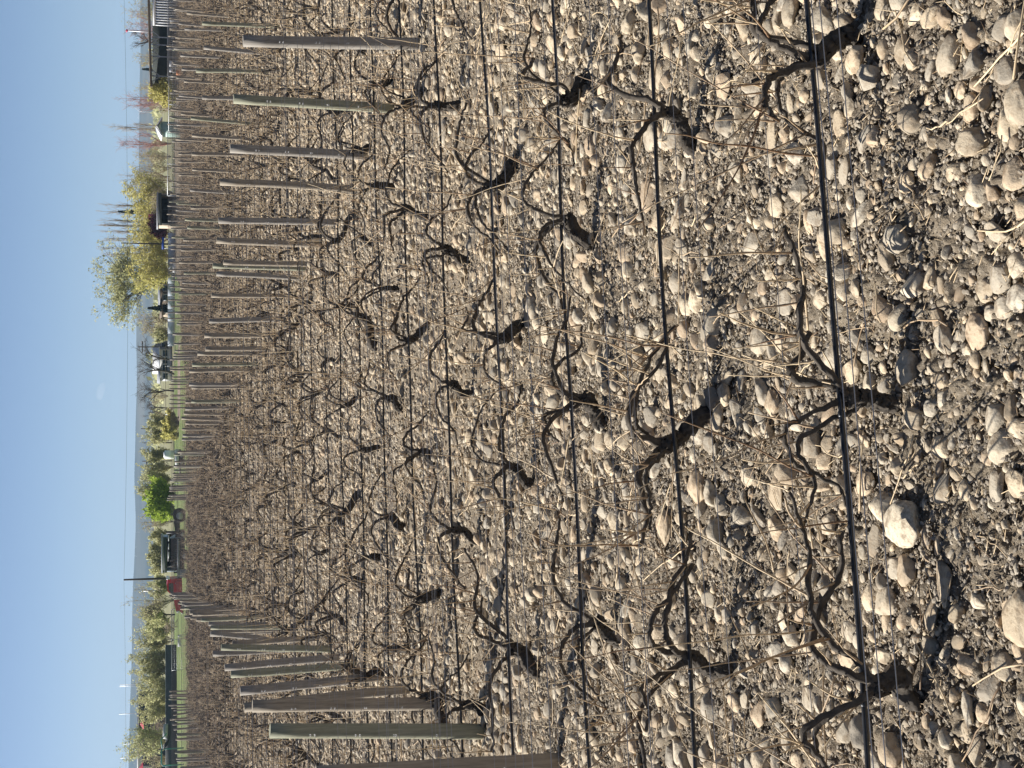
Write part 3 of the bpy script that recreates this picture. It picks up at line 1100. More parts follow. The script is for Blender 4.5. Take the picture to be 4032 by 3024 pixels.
for n, (k, ri, s, t) in enumerate(vines):
    X, Y = st(s, t)
    z = float(gh(X, Y)[0])
    lab = 'old vine in the %s row, %s in that row from the lower frame edge' % (nth(k + 1), nth(ri + 1, 'first'))
    if n < near_n:
        o = make_vine(3000 + n, 0, lab)
        rz = TH
        o.location = (X, Y, z); o.rotation_euler = (0, 0, rz)
    elif n < 300:
        if len(proto1) < 14:
            o = make_vine(5000 + n, 1, lab); proto1.append(o)
        else:
            o = copy_tree(proto1[rng.integers(0, 14)]); o['label'] = lab
        o.location = (X, Y, z)
        o.rotation_euler = (0, 0, TH + (math.pi if rng.random() < .5 else 0) + rng.normal(0, .1))
        f = rng.uniform(.85, 1.15); o.scale = (f, f, f)
    else:
        trunk, arms, canes = far_v[2][rng.integers(0, 10)]
        a = TH + (math.pi if rng.random() < .5 else 0)
        Rm = np.array([[math.cos(a), -math.sin(a), 0], [math.sin(a), math.cos(a), 0], [0, 0, 1]]) * rng.uniform(.85, 1.15)
        O = np.array([X, Y, z])
        tf = lambda P: P @ Rm.T + O
        vb.tube(tf(trunk[1]), trunk[2], 5, .1)
        for (A_, ra, sd_) in arms: vb.tube(tf(A_), ra, 4, .12)
        for (C_, rc, sd_, tn) in canes: vc.tube(tf(C_), rc, 3, tn)
root = thing('distant_vines', 'dense far rows of low dark vines with straw canes', 'vines')
root['kind'] = 'stuff'
o = vb.build('wood', M['bark'], root); o['kind'] = 'stuff'
o = vc.build('canes', M['cane'], root); o['kind'] = 'stuff'

# ------------------------------------------------------------------ trees
def grow(seed, H, spread, trunk_frac, levels, nchild, up, thin, first_r):
    """returns wood tubes by level and the outer twig points (unit height H)"""
    q = np.random.default_rng(seed)
    tubes, tips = [], []

    def branch(p, d, L, r, lev):
        n = 4 if lev < 2 else 3
        P = [p]; dd = d.copy()
        for i_ in range(n - 1):
            dd = dd + q.normal(0, .13, 3) + np.array([0, 0, up * .12])
            dd /= np.linalg.norm(dd)
            P.append(P[-1] + dd * L / (n - 1))
        P = np.array(P)
        tubes.append((lev, P, np.linspace(r, r * .55, n)))
        if lev >= levels:
            tips.extend([P[1], P[-1], (P[-1] + P[-2]) / 2])
            return
        if lev >= levels - 1: tips.append(P[-1])
        nc = nchild[min(lev, len(nchild) - 1)]
        for c in range(nc):
            u = q.uniform(.25, 1) if lev else q.uniform(trunk_frac, 1)
            i_ = min(int(u * (n - 1)), n - 2); f = u * (n - 1) - i_
            b = P[i_] * (1 - f) + P[i_ + 1] * f
            ph = q.uniform(0, 6.28)
            e1_ = np.cross(dd, (.3, .5, .8)); e1_ /= np.linalg.norm(e1_); e2_ = np.cross(dd, e1_)
            sp = spread * q.uniform(.6, 1.25)
            nd = dd * math.cos(sp) + (e1_ * math.cos(ph) + e2_ * math.sin(ph)) * math.sin(sp)
            nd[2] += up * .25; nd /= np.linalg.norm(nd)
            branch(b, nd, L * thin * q.uniform(.75, 1.2) * (1 if lev else (1.15 - .5 * u)), max(r * .42, .008), lev + 1)

    branch(np.zeros(3), np.array([q.normal(0, .04), q.normal(0, .04), 1.0]), H * .62, first_r, 0)
    allp = np.concatenate([t[1] for t in tubes])
    k = H / max(allp[:, 2].max(), .1)
    return [(l, P * k, r) for l, P, r in tubes], np.array(tips) * k


KINDS = {  # spread, trunk_frac, levels, nchild, up, thin, bark, leaf mat, leaves per tip, leaf size, droop
    'bare': (.62, .25, 4, (6, 4, 4, 3), .35, .62, 'treebark', None, 0, 0),
    'pale_bare': (.55, .2, 4, (7, 4, 4, 3), .6, .6, 'palebark', 'leaf_pale', 1, .16),
    'budding': (.5, .2, 4, (7, 4, 4, 3), .7, .6, 'redtwig', 'leaf_red', .25, .12),
    'poplar': (.20, .06, 3, (10, 3, 2), 1.8, .46, 'palebark', None, 0, 0),
    'yellow': (.7, .10, 4, (9, 5, 4, 3), .45, .6, 'palebark', 'leaf_yellow', 3, .2),
    'olive': (.46, .06, 4, (11, 5, 4, 3), 1.0, .56, 'palebark', 'leaf_olive', 2, .17),
    'green': (.66, .06, 4, (10, 5, 4, 3), .5, .6, 'treebark', 'leaf_green', 3, .22),
    'spring': (.62, .12, 5, (10, 5, 4, 3, 2), .35, .62, 'treebark', 'leaf_olive', 2, .16),
    'bush': (.9, .02, 3, (12, 6, 4), .3, .7, 'treebark', 'leaf_yellow', 6, .2),
    'red_bush': (.8, .02, 3, (12, 6, 4), .3, .7, 'redtwig', 'leaf_red', 5, .18),
    'brown_bush': (.8, .02, 4, (10, 5, 4, 3), .3, .65, 'palebark', None, 0, 0),
}


def broom(seed, H, w, leaders, strands, fan, first_r, droop=0.0):
    """upright many-stemmed crown: leaders rising from the foot, thin strands along them"""
    q = np.random.default_rng(seed)
    tubes, tips = [], []
    for k in range(leaders):
        hh = H * (1 if k == 0 else q.uniform(.55, .93))
        a = q.uniform(0, 6.28)
        rr_ = w * .36 * math.sqrt(q.random()) if k else 0
        tip = np.array([rr_ * math.cos(a), rr_ * math.sin(a), hh])
        P = smooth_path([(0, 0, 0), tip * (.25, .25, .28) + q.normal(0, .02 * H, 3) * (1, 1, 0), tip * (.75, .75, .62), tip], 7)
        tubes.append((0 if k == 0 else 1, P, np.linspace(first_r * (1 if k == 0 else .6), .015, 7)))
        for j in range(strands):
            u = q.uniform(.10, .97) ** .85
            p = P[min(int(u * 6), 5)] * (1 - (u * 6) % 1) + P[min(int(u * 6) + 1, 6)] * ((u * 6) % 1)
            L = H * q.uniform(.10, .26) * (1.1 - .5 * u)
            a = q.uniform(0, 6.28); sp_ = fan * q.uniform(.5, 1.3)
            d0 = np.array([math.cos(a) * math.sin(sp_), math.sin(a) * math.sin(sp_), math.cos(sp_)])
            p1 = p + d0 * L * .5; p2 = p + d0 * L * .9 + np.array([0, 0, L * (.25 - droop)])
            S_ = np.array([p, p1, p2]) + q.normal(0, .01 * H, (3, 3)) * ((0,), (1,), (1,))
            tubes.append((2, S_, np.array([.035, .022, .010]) * (H / 14)))
            for _ in range(2):
                f = q.uniform(.2, .9); b = S_[0] + (S_[2] - S_[0]) * f
                e = b + (d0 + q.normal(0, .45, 3) + (0, 0, .4 - droop * 2)) * L * .33
                tubes.append((3, np.array([b, (b + e) / 2 + q.normal(0, .02 * L, 3), e]), np.array([.014, .011, .007]) * (H / 14)))
                tips.extend([e, (b + e) / 2])
            tips.extend([p1, p2, (p1 + p2) / 2])
    return tubes, np.array(tips)


BROOM = {  # leaders, strands, fan, bark, leaf mat, leaf copies, size, droop
    'poplar': (3, 26, .30, 'palebark', None, 0, 0, 0),
    'budding': (6, 26, .42, 'redtwig', None, 0, 0, 0),
    'pale_bare': (7, 26, .55, 'palebark', 'leaf_pale', .35, .13, 0),
    'olive': (7, 30, .5, 'palebark', 'leaf_olive', 2, .14, 0),
    'yellow': (8, 28, .75, 'palebark', 'leaf_yellow', 3, .15, .12),
    'green': (8, 28, .7, 'palebark', 'leaf_green', 4, .2, .04),
    'bush': (9, 22, .9, 'palebark', 'leaf_yellow', 5, .17, .05),
}


def tree(name, label, kind, px_y, px_top, px_w, D, seed, group='trees beyond the vineyard'):
    X, _, ztop = at(px_top, px_y, D)
    H = ztop - 0
    q = np.random.default_rng(seed + 77)
    root = thing(name, label, 'bush' if 'bush' in kind or name == 'shrub' else 'tree', (X, D, 0), group)
    if kind == 'fir':
        MB().tube([(0, 0, -.2), (0, 0, H * .96)], [H * .03, .02], 7).build('trunk', M['treebark'], root)
        mb = MB()
        n = 3200
        u = q.random(n) ** .7
        hgt = H * (.1 + .9 * u)
        w = px_w / FPX * D * .5
        lay = 1 - .35 * ((u * 9) % 1)
        rad2 = w * (1.02 - u) * lay * np.sqrt(q.random(n))
        a = q.uniform(0, 6.28, n)
        leafs(mb, np.stack([rad2 * np.cos(a), rad2 * np.sin(a), hgt - rad2 * .25], 1), .13 * w + .06, q, True)
        mb.build('crown', M['leaf_fir'], root, False)
        return root
    if kind in BROOM:
        ld_, sn_, fn_, bk, lf, lpt, ls, dr_ = BROOM[kind]
        tubes, tips = broom(seed, H, px_w / FPX * D, ld_, sn_, fn_, H * .014, dr_)
    else:
        sp_, tf_, lv, nc, up, th, bk, lf, lpt, ls = KINDS[kind]
        tubes, tips = grow(seed, H, sp_, tf_, lv, nc, up, th, H * .026)
    allp = np.concatenate([t[1] for t in tubes])
    w = px_w / FPX * D
    cur = np.percentile(np.abs(allp[:, :2]), 96)
    k = np.array([w * .5 / max(cur, .05)] * 2 + [1.0])
    tm, cm = MB(), MB()
    for lev, P, r in tubes:
        if lev <= 1: tm.tube(P * k + ((0, 0, -.15) if lev == 0 else (0, 0, 0)), r, 6)
        else: cm.tube(P * k, np.maximum(r, .008 * D / 200), 3)
    tm.build('trunk', M[bk if kind != 'bare' else 'treebark'], root)
    if lf is None:
        cm.build('crown', M[bk], root)
    else:
        tw = cm.build('crown', M[bk], root)
        lm = MB()
        tp = np.repeat(tips * k, max(1, int(lpt)), 0) if lpt >= 1 else (tips * k)[q.random(len(tips)) < lpt]
        tp = tp[q.random(len(tp)) < min(1, (14000 if kind == 'spring' else 5500) / len(tp))]
        tp = tp + q.normal(0, .012 * H + .08, tp.shape) * (1, 1, 1.2)
        tp = tp[tp[:, 2] > .1]
        leafs(lm, tp, ls * (D / 200) ** .5, q)
        lm.build('foliage', M[lf], tw, False)
    return root


def leafs(mb, P, size, q, down=False):
    n = len(P)
    a = q.normal(0, 1, (n, 3)); a /= np.linalg.norm(a, axis=1)[:, None]
    if down: a[:, 2] = -np.abs(a[:, 2]) * .5
    b = np.cross(a, q.normal(0, 1, (n, 3))); b /= np.linalg.norm(b, axis=1)[:, None] + 1e-9
    s = size * q.uniform(.5, 1.25, (n, 1))
    V = np.stack([P - a * s, P + b * s * .5, P + a * s, P - b * s * .5], 1).reshape(-1, 3)
    F_ = np.arange(4 * n).reshape(n, 4)
    mb.add(V, F_, tone=np.repeat(np.clip(q.normal(.5, .28, n), 0, 1), 4))


TREES = [  # name, kind, px_y, px_top, px_w, D, label
    ('bare_tree', 'pale_bare', 42, 488, 170, 262, 'wide bare tree with greenish lower twigs behind the grandstand end'),
    ('bare_tree', 'budding', 118, 505, 90, 255, 'reddish budding tree over the grandstand roof beside the pale pole'),
    ('bare_tree', 'bare', 168, 500, 90, 258, 'grey bare tree over the middle of the grandstand roof'),
    ('bare_tree', 'pale_bare', 222, 532, 60, 268, 'low pale twiggy tree over the grandstand roof'),
    ('fir_tree', 'fir', 272, 560, 36, 330, 'tiny dark fir far off behind the grandstand'),
    ('bare_tree', 'pale_bare', 345, 530, 60, 262, 'thin pale tree at the end of the grandstand roof'),
    ('bare_tree', 'budding', 388, 462, 84, 246, 'upright pinkish budding tree above the yellow shrub'),
    ('poplar_tree', 'poplar', 498, 428, 34, 262, 'thin tall bare poplar above the pale green roofed tent'),
    ('bare_tree', 'budding', 556, 460, 90, 246, 'upright pink-tipped tree nearer the dugouts'),
    ('bare_tree', 'pale_bare', 612, 528, 84, 250, 'fan-shaped bare tree beside the pink-tipped tree'),
    ('bare_tree', 'pale_bare', 655, 560, 80, 236, 'low brown bare tree between fan-shaped tree and willow'),
    ('poplar_tree', 'poplar', 690, 468, 52, 270, 'short bare poplar behind the brown-headed tree'),
    ('bare_tree', 'pale_bare', 706, 486, 96, 240, 'brown-headed bare tree beside the golden willow'),
    ('willow_tree', 'yellow', 752, 490, 130, 226, 'golden willow with drooping crown above the dugout'),
    ('fir_tree', 'fir', 833, 466, 50, 290, 'dark fir tip between the tall bare poplars'),
    ('poplar_tree', 'poplar', 806, 402, 26, 300, 'first tall bare poplar of the windbreak, next to the willow'),
    ('poplar_tree', 'poplar', 832, 384, 28, 300, 'tall bare poplar rising behind the fir tip'),
    ('poplar_tree', 'poplar', 866, 394, 24, 300, 'tall bare poplar just past the fir tip'),
    ('poplar_tree', 'poplar', 888, 382, 24, 300, 'tallest bare poplar in the middle of the windbreak'),
    ('poplar_tree', 'poplar', 910, 392, 24, 300, 'tall bare poplar beside the tallest one'),
    ('poplar_tree', 'poplar', 938, 408, 26, 300, 'leaning bare poplar before the gap in the windbreak'),
    ('poplar_tree', 'poplar', 978, 400, 24, 300, 'bare poplar behind the dark utility pole'),
    ('poplar_tree', 'poplar', 1000, 400, 26, 300, 'last bare poplar, half behind the big spring tree'),
    ('leafing_tree', 'yellow', 850, 500, 120, 232, 'yellow-green round tree under the tall poplars'),
    ('leafing_tree', 'yellow', 915, 512, 110, 230, 'yellow-green tree above the dark red bush'),
    ('leafing_tree', 'yellow', 1000, 505, 120, 226, 'yellow-green tree between blue banner and big spring tree'),
    ('bare_tree', 'brown_bush', 820, 580, 150, 212, 'brown leafless thicket over the dugout roof'),
    ('shrub', 'red_bush', 884, 585, 76, 212, 'dark red leafed bush behind the dugout'),
    ('leafing_tree', 'spring', 1112, 366, 270, 214, 'largest tree, half-leafed with dark spreading limbs'),
    ('leafing_tree', 'yellow', 1068, 505, 130, 206, 'yellow low tree at the foot of the largest tree'),
    ('fir_tree', 'fir', 1213, 583, 50, 232, 'small dark fir beside the shed'),
    ('bare_tree', 'pale_bare', 1262, 518, 60, 244, 'upright pale yellow twiggy tree before the grey house'),
    ('bare_tree', 'pale_bare', 1300, 552, 50, 240, 'lower pale yellow twiggy tree before the grey house'),
    ('shrub', 'olive', 1322, 604, 44, 236, 'dark rounded bush at the grey house wall'),
    ('bare_tree', 'bare', 1418, 512, 130, 214, 'dark bare spreading tree in front of the white roofed house'),
    ('bare_tree', 'bare', 1476, 528, 110, 212, 'second dark bare tree beside the white roofed house'),
    ('bare_tree', 'bare', 1540, 512, 110, 216, 'dark bare forked tree past the white roofed house'),
    ('bare_tree', 'pale_bare', 1560, 575, 140, 300, 'hazy grey bare wood behind the forked tree'),
    ('bare_tree', 'bare', 1612, 553, 70, 232, 'small dark bare tree near the yellow hedge bush'),
    ('bare_tree', 'pale_bare', 1640, 598, 90, 280, 'low hazy bare tree behind the yellow hedge bush'),
    ('shrub', 'bush', 1668, 634, 70, 176, 'bright yellow flowering bush at the fence end'),
    ('shrub', 'bush', 1716, 644, 66, 178, 'second bright yellow bush next to the white trailer'),
    ('leafing_tree', 'olive', 1664, 582, 56, 226, 'small olive tree behind the bright yellow bush'),
    ('leafing_tree', 'olive', 1722, 560, 64, 224, 'pointed olive tree between two thin poles'),
    ('bare_tree', 'budding', 1700, 590, 50, 240, 'reddish budding tree beside the pointed olive tree'),
    ('leafing_tree', 'olive', 1784, 564, 54, 222, 'slim olive tree by the white tanks'),
    ('leafing_tree', 'olive', 1840, 552, 66, 220, 'spiky olive tree beyond the white trailer'),
    ('leafing_tree', 'olive', 1892, 562, 60, 216, 'olive tree next to the bright green trees'),
    ('leafing_tree', 'olive', 1928, 538, 50, 216, 'tallest tip among the bright green trees'),
    ('leafing_tree', 'green', 1955, 578, 100, 192, 'bright green full leafed tree'),
    ('leafing_tree', 'green', 2016, 582, 84, 190, 'bright green tree nearest the grey pickup'),
    ('bare_tree', 'pale_bare', 2058, 548, 70, 226, 'bare grey fan-shaped tree over the grey pickup'),
    ('leafing_tree', 'olive', 2118, 592, 46, 226, 'small olive tree at the truck-side dugout end'),
    ('leafing_tree', 'olive', 2188, 574, 66, 222, 'olive tree behind the truck-side dugout roof'),
    ('leafing_tree', 'olive', 2238, 600, 60, 222, 'low olive tree beside the utility pole'),
    ('leafing_tree', 'olive', 2304, 592, 66, 214, 'olive tree behind the red truck cab'),
    ('bare_tree', 'pale_bare', 2368, 494, 120, 204, 'broad half-bare tree beyond the red truck hood'),
    ('leafing_tree', 'spring', 2425, 542, 90, 206, 'half-leafed tree beside the broad half-bare tree'),
    ('leafing_tree', 'olive', 2482, 572, 70, 214, 'dark olive tree near the small white signs'),
    ('leafing_tree', 'olive', 2526, 530, 76, 222, 'olive tree above the small white signs'),
    ('leafing_tree', 'olive', 2588, 516, 76, 220, 'tallest olive tree above the screened fence'),
    ('leafing_tree', 'olive', 2646, 526, 80, 220, 'olive tree above the middle of the screened fence'),
    ('leafing_tree', 'olive', 2708, 556, 86, 218, 'yellowish round olive tree over the screened fence'),
    ('leafing_tree', 'olive', 2764, 532, 76, 222, 'thin-topped olive tree before the white roofed restaurant'),
    ('leafing_tree', 'olive', 2806, 548, 80, 220, 'olive tree beside the red awning'),
    ('willow_tree', 'olive', 2922, 476, 124, 196, 'tall yellow-green willow in front of the restaurant'),
    ('bare_tree', 'pale_bare', 2996, 560, 70, 232, 'grey bare tree behind the teal frame'),
    ('bare_tree', 'brown_bush', 2868, 590, 90, 240, 'grey leafless thicket under the red awning'),
    ('shrub', 'bush', 366, 594, 88, 172, 'yellow-green shrub at the grandstand corner'),
    ('shrub', 'brown_bush', 440, 600, 80, 178, 'brown leafless shrub beside the yellow-green shrub'),
    ('shrub', 'brown_bush', 2470, 640, 70, 186, 'dark low thicket by the grass beyond the truck'),
]
for i_, (nm, kd, y, top, w, D, lab) in enumerate(TREES):
    tree(nm, lab, kd, y, top, w, D, 200 + i_)

# far-off wood lines on the plain
far_t = MB()
q = np.random.default_rng(5)
n = 5200
D_ = q.uniform(420, 1500, n)
X_ = q.uniform(-.33, .33, n) * D_
h_ = np.abs(vn2(X_ / D_ * 60, D_ / 200, 1.0)) * 6
leafs(far_t, np.stack([X_, D_, q.random(n) * (1 + h_)], 1), 1.6, q)
tag(far_t.build('distant_woods', M['leaf_olive'], smooth=False), 'hazy line of woods and hedges on the plain below the hills', 'woods', None, 'stuff')

# ------------------------------------------------------------------ hills and turbines
xs = np.linspace(-3600, 3600, 241)
prof_y = [3800, 3024, 2500, 2200, 2000, 1750, 1500, 1000, 300, 0, -800]
prof_x = [490, 500, 510, 524, 526, 533, 538, 547, 556, 560, 566]
hd_ = 4300.0
yy = 1512 - xs / (hd_ * CP) * FPX
ridge = np.interp(-yy, [-v for v in prof_y], prof_x)
zr = np.array([at(r, 1512, hd_)[2] for r in ridge])
zr = zr + 2.0 * vnoise(np.stack([xs * .004, xs * 0, xs * 0], 1)) + 1.2 * vnoise(np.stack([xs * .013, xs * 0 + 3, xs * 0], 1))
rows_ = 26
hv = []
for a in np.linspace(0, 1, rows_):
    Yh = 3400 + a * 1500
    prof = math.sin(min(a / .6, 1) * math.pi / 2) ** 1.6 if a < .6 else 1 - .25 * (a - .6)
    zz = zr * prof * (1 + .10 * vnoise(np.stack([xs * .006, xs * 0 + a * 5, xs * 0], 1)) * (1 - abs(a - .6)))
    hv.append(np.stack([xs * (Yh / hd_) * 1.25, np.full_like(xs, Yh), np.maximum(zz - .2, -.5)], 1))
hv = np.concatenate(hv)
nx = len(xs)
i, j = np.meshgrid(np.arange(rows_ - 1), np.arange(nx - 1), indexing='ij')
i, j = i.ravel(), j.ravel()
hq = np.stack([i * nx + j, i * nx + j + 1, (i + 1) * nx + j + 1, (i + 1) * nx + j], 1)
tag(MB().add(hv, hq, tone=np.clip(.5 + .5 * vnoise(hv * (.004, .012, .0)), 0, 1)).build('hills', M['hill']), kind='structure')


def turbine(px, py, D, hub_px, label, ang0):
    X, _, zt = at(px, py, D)
    zb = at(px + hub_px, py, D)[2]
    k = zt - zb
    root = thing('wind_turbine', label, 'wind turbine', (X, D, zb), 'wind turbines on the plain and hills')
    w = k * .022
    MB().tube([(0, 0, 0), (0, 0, k)], [w, w * .6], 8).build('tower', M['white'], root)
    MB().box(-w * .8, w * .8, -w * 2.4, w * 1.6, k - w * .6, k + w * 1.2).build('nacelle', M['white'], root)
    for b in range(3):
        a = ang0 + b * 2.094
        dx, dz = math.sin(a), math.cos(a)
        L = k * .62
        MB().tube([(0, -w * 3, k), (dx * L * .3, -w * 3, k + dz * L * .3), (dx * L, -w * 3, k + dz * L)], [w * .5, w * .62, w * .12], 5).build('blade', M['white'], root)


turbine(549, 440, 2300, 52, 'larger white wind turbine over the grandstand side trees', .7)
for i_, (px, py) in enumerate([(532, 2154), (530, 2190), (541, 2095), (543, 2310), (532, 2466), (522, 2738), (506, 2770)]):
    turbine(px, py, 3700, 9, 'tiny white wind turbine on the hazy hill, %s from the lower frame edge' % nth(7 - i_, 'first'), i_ * .8)

# ------------------------------------------------------------------ poles and the line
def pole(name, px_top, py, D, r, mat, label, arm=True, cat='pole'):
    X, _, zt = at(px_top, py, D)
    root = thing(name, label, cat, (X, D, 0))
    MB().tube([(0, 0, -.3), (0, 0, zt)], [r, r * .7], 8).build('pole_shaft', M[mat], root)
    if arm:
        MB().box(-.9, .9, -.06, .06, zt - .75, zt - .6).build('crossarm', M[mat], root)
        for x in (-.8, .8):
            MB().tube([(x, 0, zt - .6), (x, 0, zt - .42)], [.05, .04], 6).build('insulator', M['white'], root)
    return X, zt


Xp, Zp = pole('utility_pole', 487, 2283, 196, .17, 'wood_pole', 'tall dark utility pole behind the red truck cab', False)
pole('utility_pole', 557, 2327, 240, .12, 'steel', 'pale thin pole behind the red truck hood', False)
pole('utility_pole', 555, 1688, 236, .10, 'wood_pole', 'thin dark pole above the yellow bush', False)
pole('utility_pole', 566, 1744, 236, .10, 'wood_pole', 'thin dark pole between the olive trees', False)
pole('utility_pole', 560, 1816, 236, .10, 'wood_pole', 'thin dark pole with a bracket near the white trailer', True)
pole('utility_pole', 543, 1366, 238, .11, 'wood_pole', 'thin dark pole before the grey house', True)
pole('utility_pole', 478, 957, 225, .13, 'wood_pole', 'dark utility pole near the blue banner', False)
for i_, (y, top) in enumerate([(2697, 472), (2703, 470), (2812, 468), (2985, 474), (2930, 488)]):
    pole('light_pole', top, y, 420, .11, 'steel', 'faint distant light pole, %s along beyond the restaurant' % nth(i_ + 1, 'first'), False)
Xl, Zl = pole('lamp_post', 503, 121, 238, .10, 'steel', 'pale lamp post with a reddish head beside the grandstand trees', False)
MB().tube([(0, 0, Zl), (0, -.1, Zl + .15), (0, -.1, Zl + .3)], [.1, .3, .05], 8).build('lamp_head', M['redcloth'], bpy.data.objects['lamp_post'])
wp = []
for u in np.linspace(0, 1, 30):
    y_ = 2283 - u * 2600
    x_ = 488 - 8 * u + 34 * u * (1 - u) * 2.2
    wp.append(at(x_, y_, 196))
tag(MB().tube(wp, [.015] * 30, 4).build('power_line', M['black']), 'thin power line sagging across the sky from the tall dark pole', 'cable')
wp = [at(488 + 8 * u + 10 * u * (1 - u), 2283 + u * 900, 196) for u in np.linspace(0, 1, 12)]
tag(MB().tube(wp, [.012] * 12, 4).build('power_line', M['black']), 'faint power line running from the tall dark pole over the screened fence', 'cable')

# ------------------------------------------------------------------ ball field structures
def dugout(y0, y1, xroof, D, label, depth=2.6, wallmat='beige', side=+1):
    """long shelter, open to the front; y0, y1 are its ends in the photograph"""
    Xa = at(xroof, y0, D)[0]; Xb = at(xroof, y1, D)[0]
    x0, x1 = min(Xa, Xb), max(Xa, Xb)
    zt = at(xroof, (y0 + y1) / 2, D)[2]
    c = (x0 + x1) / 2; w = (x1 - x0) / 2
    root = thing('dugout', label, 'dugout', (c, D, 0), 'ball field dugouts')
    MB().box(-w - .15, w + .15, -.35, depth + .2, zt - .16, zt).build('roof', M['roofgrey'], root)
    MB().box(-w - .1, w + .1, -.33, -.25, zt - .50, zt - .163).build('fascia', M['dark'], root)
    MB().box(-w, w, depth - .15, depth, 0, zt - .163).build('back_wall', M['dark'], root)
    for sx in (-1, 1):
        MB().box(sx * w - .07, sx * w + .07, .0, depth - .153, 0, zt - .163).build('side_wall', M[wallmat], root)
    for k in range(3):
        x = -w + .12 + k * (w - .12)
        MB().box(x - .05, x + .05, -.2, -.1, 0, zt - .503).build('post', M['dark'], root)
    MB().box(-w, w, -.19, -.11, .98, 1.06).build('rail', M['dark'], root)
    MB().box(-w + .2, w - .2, depth - .7, depth - .3, .42, .48).build('bench', M['timber'], root)
    n = int(w * 2 / .16)
    f = MB()
    for i_ in range(n + 1):
        x = -w + i_ * 2 * w / n
        f.bar((x, -.15, .02), (x, -.15, .98), .006, 3)
    for i_ in range(7): f.bar((-w, -.15, .05 + i_ * .15), (w, -.15, .05 + i_ * .15), .006, 3)
    f.build('fence_mesh', M['steel'], root)
    return root


dugout(764, 884, 617, 158, 'dugout with grey roof and beige end wall near the blue banner', 3.4, 'beige')
dugout(2118, 2250, 636, 146, 'dugout with grey roof seen behind the red flatbed truck', 2.8, 'palepanel')

# grandstand with a long roof
Dg = 172
gx0, gx1 = at(598, 345, Dg)[0], at(590, -260, Dg)[0]
zr0, zr1 = at(600, 345, Dg)[2], at(590, -260, Dg)[2]
root = thing('grandstand', 'long dark roofed grandstand with braced columns and a white slatted end', 'grandstand', (gx0, Dg, 0))
L = gx1 - gx0
MB().prism([(0, zr0), (L, zr1 + .15), (L, zr1 + .45), (0, zr0 + .25)], -.6, 7.0).build('roof', M['timber'], root)
MB().box(0.2, L, 6.5, 6.7, 0, zr0 - .01).build('back_wall', M['dark'], root)
for k, py in enumerate((300, 223, 177, 147, 60, -40)):
    x = at(600, py, Dg)[0] - gx0
    z = zr0 + .02
    MB().bar((x, -.2, 0), (x, -.2, z), .07).build('column', M['roofgrey'], root)
    b = MB()
    b.bar((x, -.2, z - .9), (x - .65, -.2, z), .05); b.bar((x, -.2, z - .9), (x + .65, -.2, z), .05)
    b.build('brace', M['roofgrey'], root)
for k in range(4):
    MB().box(.3, L - 1, .8 + k * .9, 1.2 + k * .9, .45 + k * .3, .53 + k * .3).build('bench', M['white' if k == 3 else 'timber'], root)
xw0, xw1 = at(600, 98, Dg - 2)[0] - gx0, at(600, -60, Dg - 2)[0] - gx0
MB().box(xw0, xw1, -1.9, -1.75, at(612, 60, Dg - 2)[2], zr0 - .05).build('white_fascia', M['white'], root)
sl = MB()
for k in range(16):
    x = xw0 + .05 + k * (xw1 - xw0 - .1) / 15
    sl.box(x - .06, x + .06, -1.88, -1.78, .35, at(612, 60, Dg - 2)[2] - .003)
sl.build('slats', M['white'], root)


def chain_fence(label, pts, h, top='steel', step=2.6, screen=None, mesh=True):
    """posts, rails and wire netting along a polyline"""
    root = thing('fence', label, 'fence', (pts[0][0], pts[0][1], 0))
    O = np.array([pts[0][0], pts[0][1], 0])
    rails, net = MB(), MB()
    for (a, b) in zip(pts[:-1], pts[1:]):
        a3, b3 = np.array([a[0], a[1], 0]) - O, np.array([b[0], b[1], 0]) - O
        L_ = np.linalg.norm(b3 - a3); n_ = max(1, int(L_ / step))
        for i_ in range(n_ + 1):
            p = a3 + (b3 - a3) * i_ / n_
            MB().bar(p, p + (0, 0, h + .05), .035, 6).build('fence_post', M['steel'], root)
        u_ = np.array([0, 0, 1.0])
        rails.bar(a3 + u_ * h, b3 + u_ * h, .03, 6); rails.bar(a3 + u_ * .1, b3 + u_ * .1, .02, 5)
        if mesh:
            m_ = int(L_ / .22)
            for i_ in range(m_):
                p = a3 + (b3 - a3) * i_ / m_
                net.bar(p + u_ * .1, p + u_ * h, .0045, 3)
            for i_ in range(1, int(h / .22)): net.bar(a3 + u_ * i_ * .22, b3 + u_ * i_ * .22, .0045, 3)
        if screen:
            d_ = (b3 - a3) / L_; nrm = np.array([-d_[1], d_[0], 0]) * .05
            s_ = [a3 + u_ * .08 + nrm, b3 + u_ * .08 + nrm, b3 + u_ * (h - .03) + nrm, a3 + u_ * (h - .03) + nrm]
            s2 = [v + nrm * .3 for v in s_]
            MB().add(s_ + s2, [(0, 1, 2, 3), (7, 6, 5, 4), (0, 4, 5, 1), (2, 6, 7, 3), (1, 5, 6, 2), (0, 3, 7, 4)]).build('screen_panel', M[screen], root)
    rails.build('rails', M[top], root)
    if mesh: net.build('wire_netting', M['steel'], root)
    return root


P2 = lambda y, D, x=660: (at(x, y, D)[0], D)
chain_fence('tall dark screened fence along the lower frame edge', [P2(2540, 196), P2(3060, 188)], at(652, 2700, 194)[2], 'steel', 3.0, 'screen')
chain_fence('low open wire fence beyond the red truck', [P2(2400, 158), P2(2640, 156)], 1.15)
chain_fence('brown railed fence below the grey house', [P2(1255, 202), P2(1632, 198)], at(652, 1440, 200)[2], 'timber', 5.2, None, False)
chain_fence('wire fence in front of the grandstand', [P2(-30, 150), P2(520, 152)], 1.5)
chain_fence('wire fence between the tent and the dugout', [P2(520, 153), P2(770, 154)], 1.6)
chain_fence('black railed gate by the bright green trees', [P2(1850, 148), P2(1960, 146)], .95, 'black', 1.6, None, False)

